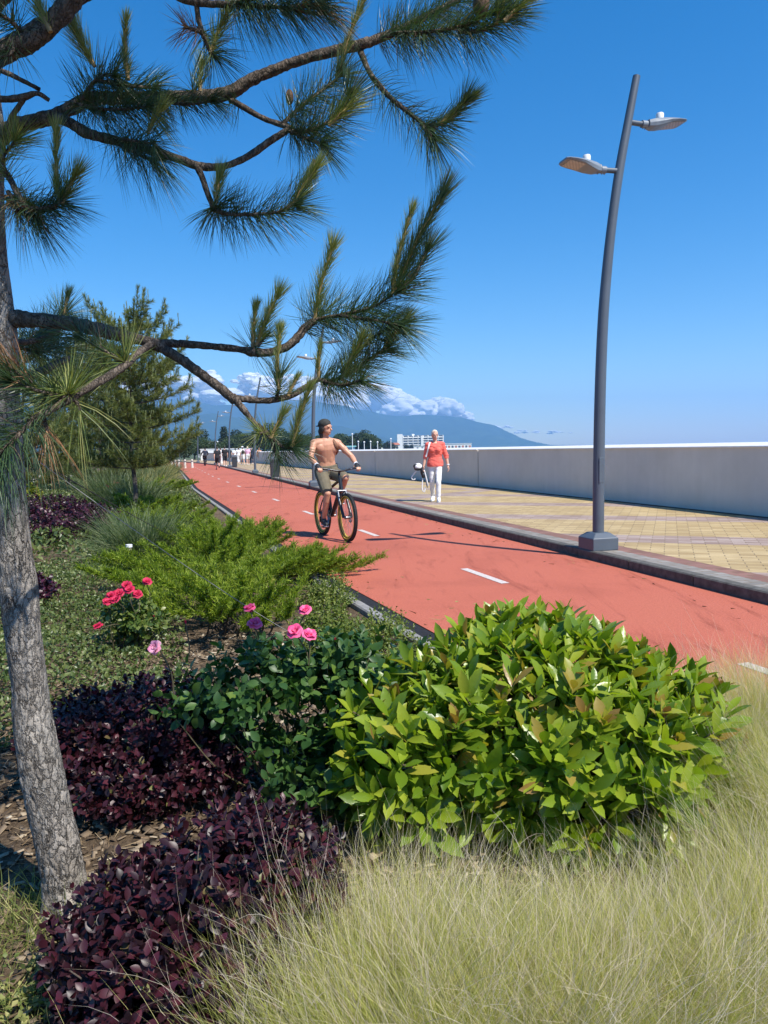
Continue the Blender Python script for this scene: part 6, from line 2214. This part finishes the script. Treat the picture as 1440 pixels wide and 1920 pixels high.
tag(nb.build('dead_needles', leaf_mat('fallen_needles', [(0, (.17, .10, .05)), (.6, (.33, .23, .12)), (1, (.5, .4, .25))], 0, .7, .3)), 'dry fallen pine needles on the soil', 'pine litter', None, 'stuff')
n = 420
y = r.uniform(4.5, 26, n); sd_ = r.rand(n)
x = np.array([xl(b_) + abs(r.normal()) * .35 + .03 if q < .6 else xr(b_) - abs(r.normal()) * .3 - .03 for b_, q in zip(y, sd_)])
P0 = np.stack([x, y, np.full(n, .004)], 1)
D0 = unit(np.stack([r.normal(size=n), r.normal(size=n), np.abs(r.normal(size=n)) * .08], 1))
nb = NB(); nb.add(*ribbons(P0, D0, r.uniform(.03, .10, n), r.uniform(.003, .012, n), np.zeros((n, 3)), r, 2))
tag(nb.build('leaf_litter', leaf_mat('path_litter', [(0, (.10, .06, .03)), (.6, (.22, .15, .07)), (1, (.3, .3, .1))], 0, .8, .2)), 'bits of dry leaf and needle along the edges of the red path', 'litter', None, 'stuff')
pts = []
for cx, cy, k, rr in [(G(25, 1690), 0, 260, .08), (G(150, 1690), 0, 160, .05), (G(50, 1850), 0, 160, .13), (G(200, 1800), 0, 130, .1), (G(15, 1740), 0, 260, .08), (G(110, 1760), 0, 120, .12), (G(240, 1650), 0, 90, .07), (G(20, 1900), 0, 160, .09), (G(190, 1880), 0, 120, .1), (G(330, 1370), 0, 90, .09)]:
    pts.append(np.stack([r.normal(size=k) * rr + cx.x, r.normal(size=k) * rr + cx.y], 1))
pts = np.concatenate(pts); n = len(pts)
P0 = np.stack([pts[:, 0], pts[:, 1], [bed_z(a, b_) for a, b_ in pts]], 1)
D0 = unit(r.normal(size=(n, 3)) * .6 + [0, 0, 1])
ln = r.uniform(.03, .11, n)
nb = NB(); nb.add(*ribbons(P0, D0, ln, .003, r.normal(size=(n, 3)) * (ln * .25)[:, None], r, 3))
n2 = 260
c2 = np.array([G(45, 1850)[:2], G(60, 1900)[:2], G(10, 1860)[:2]])
ii = r.randint(0, 3, n2)
pos = np.stack([c2[ii, 0] + r.normal(size=n2) * .07, c2[ii, 1] + r.normal(size=n2) * .07, np.zeros(n2)], 1); pos[:, 2] = [bed_z(a, b_) + .01 + .035 * r.rand() for a, b_ in pos[:, :2]]
nb.add(*inst(SMALL[0], SMALL[1], pos, rand_dirs(n2, r) * [1, 1, .4], unit(r.normal(size=(n2, 3)) * .4 + [0, 0, 1]), r.uniform(.012, .024, n2), r.uniform(.010, .02, n2)))
tag(nb.build('grass', leaf_mat('weed_grass', [(0, (.10, .14, .03)), (.5, (.2, .23, .06)), (1, (.38, .35, .14))], .3, .5, .3)), 'sparse weedy grass around the foot of the pine', 'grass', None, 'stuff')

yl = at(502, 1090, 6.75)
root = empty('fallen_leaf', yl); tag(root, 'single yellow leaf caught upright in the juniper', 'leaf')
nb = NB(); nb.add(*inst(LAUREL[0], LAUREL[1], np.array([[0, 0, -.05], [.01, 0, -.04]]), np.array([[-.25, -.1, 1], [.45, -.1, .8]]), np.array([[0, -1, .2], [.2, -1, .2]]), np.array([.13, .10]), np.array([.06, .05])))
nb.build('blade', leaf_mat('yellow_leaf', [(0, (.62, .58, .12)), (1, (.7, .68, .25))], .35, .5, .4), root, smooth=True)
mb = MB(); mb.tube([(0, 0, -.05), (0, .01, -.10)], .003, 6); mb.build('stalk', m_stemg, root)

# --- stake and guy wires
m_wood = plain('pale_stake_wood', (.42, .36, .24), .8, var=.2, scale=30)
sb = G(240, 1088, -.03); stt = at(242, 1026, sb.y)
root = empty('wooden_stake', sb)
tag(root, 'short pale wooden stake with white sawn top standing in the ground cover', 'stake')
mb = MB(); mb.tube([(0, 0, -.1), (stt.x - sb.x, 0, stt.z - sb.z)], .028, 12); mb.build('post', m_wood, root, smooth=True)
mb = MB(); c = Vector((stt.x - sb.x, 0, stt.z - sb.z)); mb.tube([c, c + Vector((0, 0, .03))], .036, 14); mb.build('top', m_white, root, smooth=True)
m_wire = plain('dark_cable', (.012, .013, .012), .6, var=.2)
m_wire2 = plain('pale_cable', (.34, .34, .30), .5, var=.2)
for a_, b_, rr, m_, lb_ in ((at(70, 864, 2.25), G(372, 1018, .12), .0024, m_wire, 'dark guy cable slanting from the pine trunk over the young plants'), (at(76, 868, 2.22), G(692, 1264, .0), .0016, m_wire2, 'pale guy cable slanting from the pine trunk down over the pink roses')):
    a_, b_ = Vector(a_), Vector(b_)
    root = empty('guy_wire', b_); tag(root, lb_, 'cable')
    mb = MB(); pts = [a_.lerp(b_, t) + Vector((0, 0, -.05 * math.sin(math.pi * t))) - b_ for t in np.linspace(0, 1, 14)]
    mb.tube(pts, rr, 6); mb.build('cable', m_, root, smooth=True)
    mb = MB(); mb.tube([(0, 0, .06), (0, 0, -.1)], .01, 8); mb.build('peg', m_dark, root)

# ------------------------------------------------------------------ the distance
m_tree1 = leaf_mat('far_tree_leaves', [(0, (.022, .045, .018)), (.4, (.045, .075, .026)), (1, (.085, .115, .042))], .2, .6, .3)
m_tree2 = leaf_mat('far_dark_leaves', [(0, (.012, .026, .014)), (.5, (.024, .042, .02)), (1, (.05, .065, .03))], .2, .6, .3)


def far_tree(seed, mat, conifer=False):
    """8 m tall"""
    r = np.random.RandomState(seed)
    root = empty('tree', (0, 0, 0))
    mb = MB()
    mb.tube([(0, 0, -.2), (.1, 0, 2), (0, .1, 4.5), (.05, 0, 6.5)], [.24, .18, .12, .04], 8)
    if conifer: lobes = [(0, 0, 2.2, 1.9, 1.9, 1.3), (0, 0, 4, 1.4, 1.4, 1.5), (0, 0, 6, .8, .8, 2)]
    else: lobes = [(r.normal() * 1.3, r.normal() * 1.3, r.uniform(2.6, 6.2), r.uniform(1.2, 1.9), r.uniform(1.2, 1.9), r.uniform(.9, 1.5)) for _ in range(9)] + [(0, 0, 3.4, 2.3, 2.3, 2.2)]
    for l in lobes[:6]: mb.tube([(0, 0, max(1.5, l[2] - 2)), (l[0] * .6, l[1] * .6, l[2] - .3)], [.08, .03], 6)
    mb.build('trunk', m_twig2, root, smooth=True)
    n = 3600
    P, D = lobes_points(lobes, n, r, .5, .5)
    P += r.normal(size=P.shape) * .12
    nb = NB(); nb.add(*inst(SMALL[0], SMALL[1], P, unit(D + rand_dirs(n, r) * .9), unit(D + [0, 0, .6] + rand_dirs(n, r) * .5), r.uniform(.25, .5, n), r.uniform(.2, .4, n)))
    nb.build('crown', mat, root)
    return root


tp = [far_tree(301, m_tree1), far_tree(302, m_tree1), far_tree(303, m_tree2), far_tree(304, m_tree2, True)]
used = set()
tl = [  # px, top py, distance, prototype, label
    (628, 815, 250, 1, 'green tree at the left end of the grove behind the wall, beside the cyclist'), (640, 811, 262, 0, 'green tree behind the cyclist beyond the wall'), (652, 812, 255, 1, 'green tree in the left half of the grove beyond the wall'),
    (664, 811, 275, 2, 'darker tree in the middle of the grove beyond the wall'), (679, 805, 258, 2, 'tallest dark tree of the grove beyond the wall'), (692, 810, 245, 0, 'rounded olive tree right of the tallest tree of the grove'),
    (704, 817, 240, 1, 'low rounded tree at the right end of the grove beyond the wall'), (725, 826, 420, 2, 'dark tree between the grove and the white hotel'), (735, 829, 520, 2, 'small dark tree just left of the white hotel'),
    (762, 832, 560, 2, 'dark bush tree in front of the hotel, left one'), (772, 833, 560, 2, 'dark bush tree in front of the hotel, right one'),
    (364, 803, 150, 2, 'dark broad tree at the end of the pine row against the mountains'), (380, 818, 140, 0, 'green tree behind the distant cyclist'), (395, 824, 130, 0, 'rounded green tree above the jogger'),
    (421, 803, 210, 3, 'dark conical tree among the distant lamp posts'), (433, 815, 200, 1, 'green tree above the strolling crowd, left of the third lamp'), (451, 804, 220, 2, 'dark rounded tree above the person in pink'),
    (468, 812, 210, 0, 'green tree right of the dark rounded tree above the crowd'), (494, 792, 190, 2, 'tall dark tree behind the low pine twig'), (512, 800, 200, 0, 'green tree right of the tall dark tree'), (535, 808, 210, 1, 'green tree beyond the wall behind the pine needles'),
    (556, 810, 230, 0, 'green tree beyond the wall left of the second lamp'), (578, 812, 240, 1, 'green tree beyond the wall at the second lamp post'), (602, 814, 255, 0, 'green tree hidden behind the cyclist and second lamp'),
    (345, 815, 120, 1, 'green tree at the end of the young pine row'), (408, 830, 150, 1, 'low green tree left of the strolling walkers')]
for i, (px, py, d, k, lab) in enumerate(tl):
    o = tp[k] if k not in used else copy_tree(tp[k])
    used.add(k)
    p = at(px, 840, d); topz = at(px, py, d).z
    s_ = (topz + .09) / 7.6
    o.location = (p.x, p.y, -.09); o.scale = (s_ * (1.0 if k == 3 else 1.15), s_ * (1.0 if k == 3 else 1.15), s_); o.rotation_euler.z = i * 1.7
    tag(o, lab, 'tree', 'trees in the distance')

m_render_w = plain('white_render', (.78, .77, .74), .8, var=.05, scale=.3)
m_glass = plain('far_glazing', (.07, .10, .13), .2, var=.3, scale=.4)
m_roof = plain('terracotta', (.42, .15, .09), .8, var=.2, scale=.5)
# white hotel with balcony bands
d = 900.0
a_ = at(745, 838, d); e_ = at(832, 838, d)
root = empty('hotel', (a_.x, d, -.09)); tag(root, 'long white five-storey hotel with balcony bands beyond the sea wall', 'hotel')
Wd = e_.x - a_.x; Ht = at(745, 817, d).z
mb = MB(); mb.box((Wd / 2, 6, Ht / 2), (Wd, 12, Ht)); mb.build('wall', m_render_w, root)
mb = MB(); fl_h = Ht / 6
for f in range(6): mb.box((Wd / 2 + 3, -.9, f * fl_h + .35), (Wd - 8, 1.8, .9))
for xx in np.arange(7, Wd, 6): mb.box((xx, -.8, Ht / 2), (.35, 1.5, Ht - .3))
mb.build('balconies', m_render_w, root)
for f in range(6):
    mb = MB()
    for xx in np.arange(10, Wd - 1, 6): mb.box((xx, -.03, f * fl_h + 1.95), (4.6, .06, fl_h - 1.3))
    mb.build('window_row', m_glass, root)
mb = MB(); mb.box((3.2, -1.2, Ht / 2 + .9), (6.4, 3, Ht + 1.8)); mb.build('stair_tower', m_render_w, root)
mb = MB(); mb.box((Wd * .53, -1.5, Ht * .48), (2.4, 3.2, Ht * .96)); mb.build('lift_tower', m_render_w, root)
mb = MB(); mb.box((Wd * .35, 6, Ht + .9), (3, 4, 1.8)); mb.box((Wd * .8, 6, Ht + 1.2), (6, 5, 2.4)); mb.build('roof_plant', m_render_w, root)
# low terrace beside it
a_ = at(826, 838, 860); e_ = at(884, 838, 860)
root = empty('terrace_building', (a_.x, 860, -.09)); tag(root, 'low white arcaded building with reddish bays right of the hotel', 'building')
Wd = e_.x - a_.x
mb = MB(); mb.box((Wd / 2, 4, 2.9), (Wd, 8, 5.8)); mb.build('wall', m_render_w, root)
for i in range(9):
    mb = MB(); mb.box((2 + i * (Wd - 4) / 8, -.05, 2.5), (2.4, .1, 2.6)); mb.build('bay', m_roof if i % 2 == 0 else m_glass, root)
mb = MB(); mb.box((Wd / 2, 4, 6.05), (Wd + 1, 9, .5)); mb.build('roof', m_render_w, root)
# houses left of the hotel
for px, w_, h_, lb_, rf in ((720, 9, 3.4, 'small white flat building left of the hotel', None), (739, 8, 4.2, 'small house with terracotta roof just left of the hotel', m_roof), (792, 12, 3.0, 'low white pavilion in front of the hotel', None)):
    p = at(px, 838, 520); root = empty('house', (p.x, 520, -.09)); tag(root, lb_, 'house')
    mb = MB(); mb.box((0, 3, h_ / 2), (w_, 6, h_)); mb.build('wall', m_render_w, root)
    mb = MB()
    if rf: mb.add([(-w_ / 2 - .3, -.3, h_), (w_ / 2 + .3, -.3, h_), (w_ / 2 + .3, 6.3, h_), (-w_ / 2 - .3, 6.3, h_), (-w_ / 2 + 1, 3, h_ + 1.5), (w_ / 2 - 1, 3, h_ + 1.5)], [(0, 1, 5, 4), (2, 3, 4, 5), (1, 2, 5), (3, 0, 4), (3, 2, 1, 0)])
    else: mb.box((0, 3, h_ + .15), (w_ + .6, 6.6, .3))
    mb.build('roof', rf or m_render_w, root)
    for k in (-1, 0, 1):
        mb = MB(); mb.box((k * w_ * .28, -.03, h_ * .5), (1.3, .06, 1.3)); mb.build('window', m_glass, root)
# white hall at the end of the path
p = at(398, 838, 230); root = empty('hall', (p.x, 230, -.09)); tag(root, 'low white hall with pale roof at the end of the path', 'building')
mb = MB(); mb.box((0, 4, 1.8), (9, 8, 3.6)); mb.build('wall', m_render_w, root)
mb = MB(); mb.add([(-5, -.5, 3.6), (5, -.5, 3.6), (5, 8.5, 3.6), (-5, 8.5, 3.6), (-3.4, 4, 4.9), (3.4, 4, 4.9)], [(0, 1, 5, 4), (2, 3, 4, 5), (1, 2, 5), (3, 0, 4), (3, 2, 1, 0)]); mb.build('roof', m_render_w, root)
mb = MB(); mb.box((0, -.05, 1.6), (6, .1, 1.2)); mb.build('window', m_glass, root)
p = at(424, 843, 118); root = empty('garden_wall', (p.x, 118, -.09)); tag(root, 'low white wall closing the promenade behind the crowd', 'wall')
mb = MB(); mb.box((0, 0, .95), (8, .3, 1.9)); mb.build('panel', m_render_w, root)
mb = MB(); mb.box((0, 0, 1.95), (8.2, .42, .1)); mb.build('coping', m_cope, root)
# kiosk and posts beyond the wall
m_turq = plain('turquoise_paint', (.25, .55, .52), .6, var=.1, scale=1)
p = at(655, 838, 150); root = empty('kiosk', (p.x, 150, -.09)); tag(root, 'small white kiosk with turquoise roof just above the wall', 'kiosk')
mb = MB(); mb.box((0, 0, 1.0), (2.2, 2, 2.0)); mb.build('wall', m_render_w, root)
mb = MB(); mb.box((0, 0, 2.1), (2.7, 2.5, .25)); mb.build('roof', m_turq, root)
mb = MB(); mb.box((0, -1.02, 1.3), (1.2, .06, .7)); mb.build('window', m_glass, root)
for px, py, lb_ in ((661, 815, 'tall thin mast beyond the wall, nearest the cyclist'), (672, 829, 'short beach lamp post right of the tall mast'), (683, 830, 'plain thin post in the middle of the row beyond the wall'), (695, 829, 'short beach lamp post near the right end of the grove'), (708, 830, 'thin post at the end of the grove'), (733, 824, 'thin pale mast between the grove and the hotel')):
    p = at(px, 840, 140); tz = at(px, py, 140).z
    root = empty('beach_post', (p.x, 140, -.5)); tag(root, lb_, 'post', 'thin posts beyond the wall')
    mb = MB(); mb.tube([(0, 0, 0), (0, 0, tz + .5)], .07, 8); mb.build('pole', m_render_w, root, smooth=True)
    mb = MB(); mb.lathe((0, 0, tz + .5), [(.1, -.05), (.18, .05), (.14, .2), (.03, .26)], 10); mb.build('cap', m_render_w, root, smooth=True)
for i, (px, d) in enumerate(((321, 64), (327.5, 64.6), (334.5, 65.2), (346, 66), (359.5, 67))):
    b_ = at(px, 850, d); root = empty('bollard', (b_.x, d, -.06)); tag(root, ['white bollard at the left end of the row under the far pines', 'second white bollard from the left under the far pines', 'white bollard in the middle of the row under the far pines', 'second white bollard from the right under the far pines', 'white bollard at the right end of the row, nearest the path'][i], 'bollard', 'white bollards under the far pines')
    mb = MB(); mb.lathe((0, 0, 0), [(.12, 0), (.09, .78), (.08, .82), (.02, .84)], 12); mb.build('post', m_wall, root, smooth=True)
    mb = MB(); mb.lathe((0, 0, .62), [(.112, 0), (.108, .08)], 12); mb.build('band', m_bin2, root, smooth=True)
# far pines along the bend
for i, ((x, y), s_, lb_) in enumerate((((-19.5, 60), .72, 'small far pine at the bend of the path'), ((-22.2, 66), .75, 'far pine left of the distant cyclist'), ((-24.0, 74), .8, 'far pine behind the white bollards'), ((-27.5, 84), .85, 'far pine beyond the bend of the path'), ((-31, 96), .9, 'far pine closing the view of the path'), ((-26.8, 80), .7, 'low far pine next to the path end'), ((-33.5, 106), .95, 'farthest pine above the path end'))):
    o = copy_tree(protos[i % 3]); o.location = (x, y, -.06); o.scale = (s_ * 1.25, s_ * 1.25, s_); o.rotation_euler.z = i * 2.1
    tag(o, lb_, 'pine tree', pg)
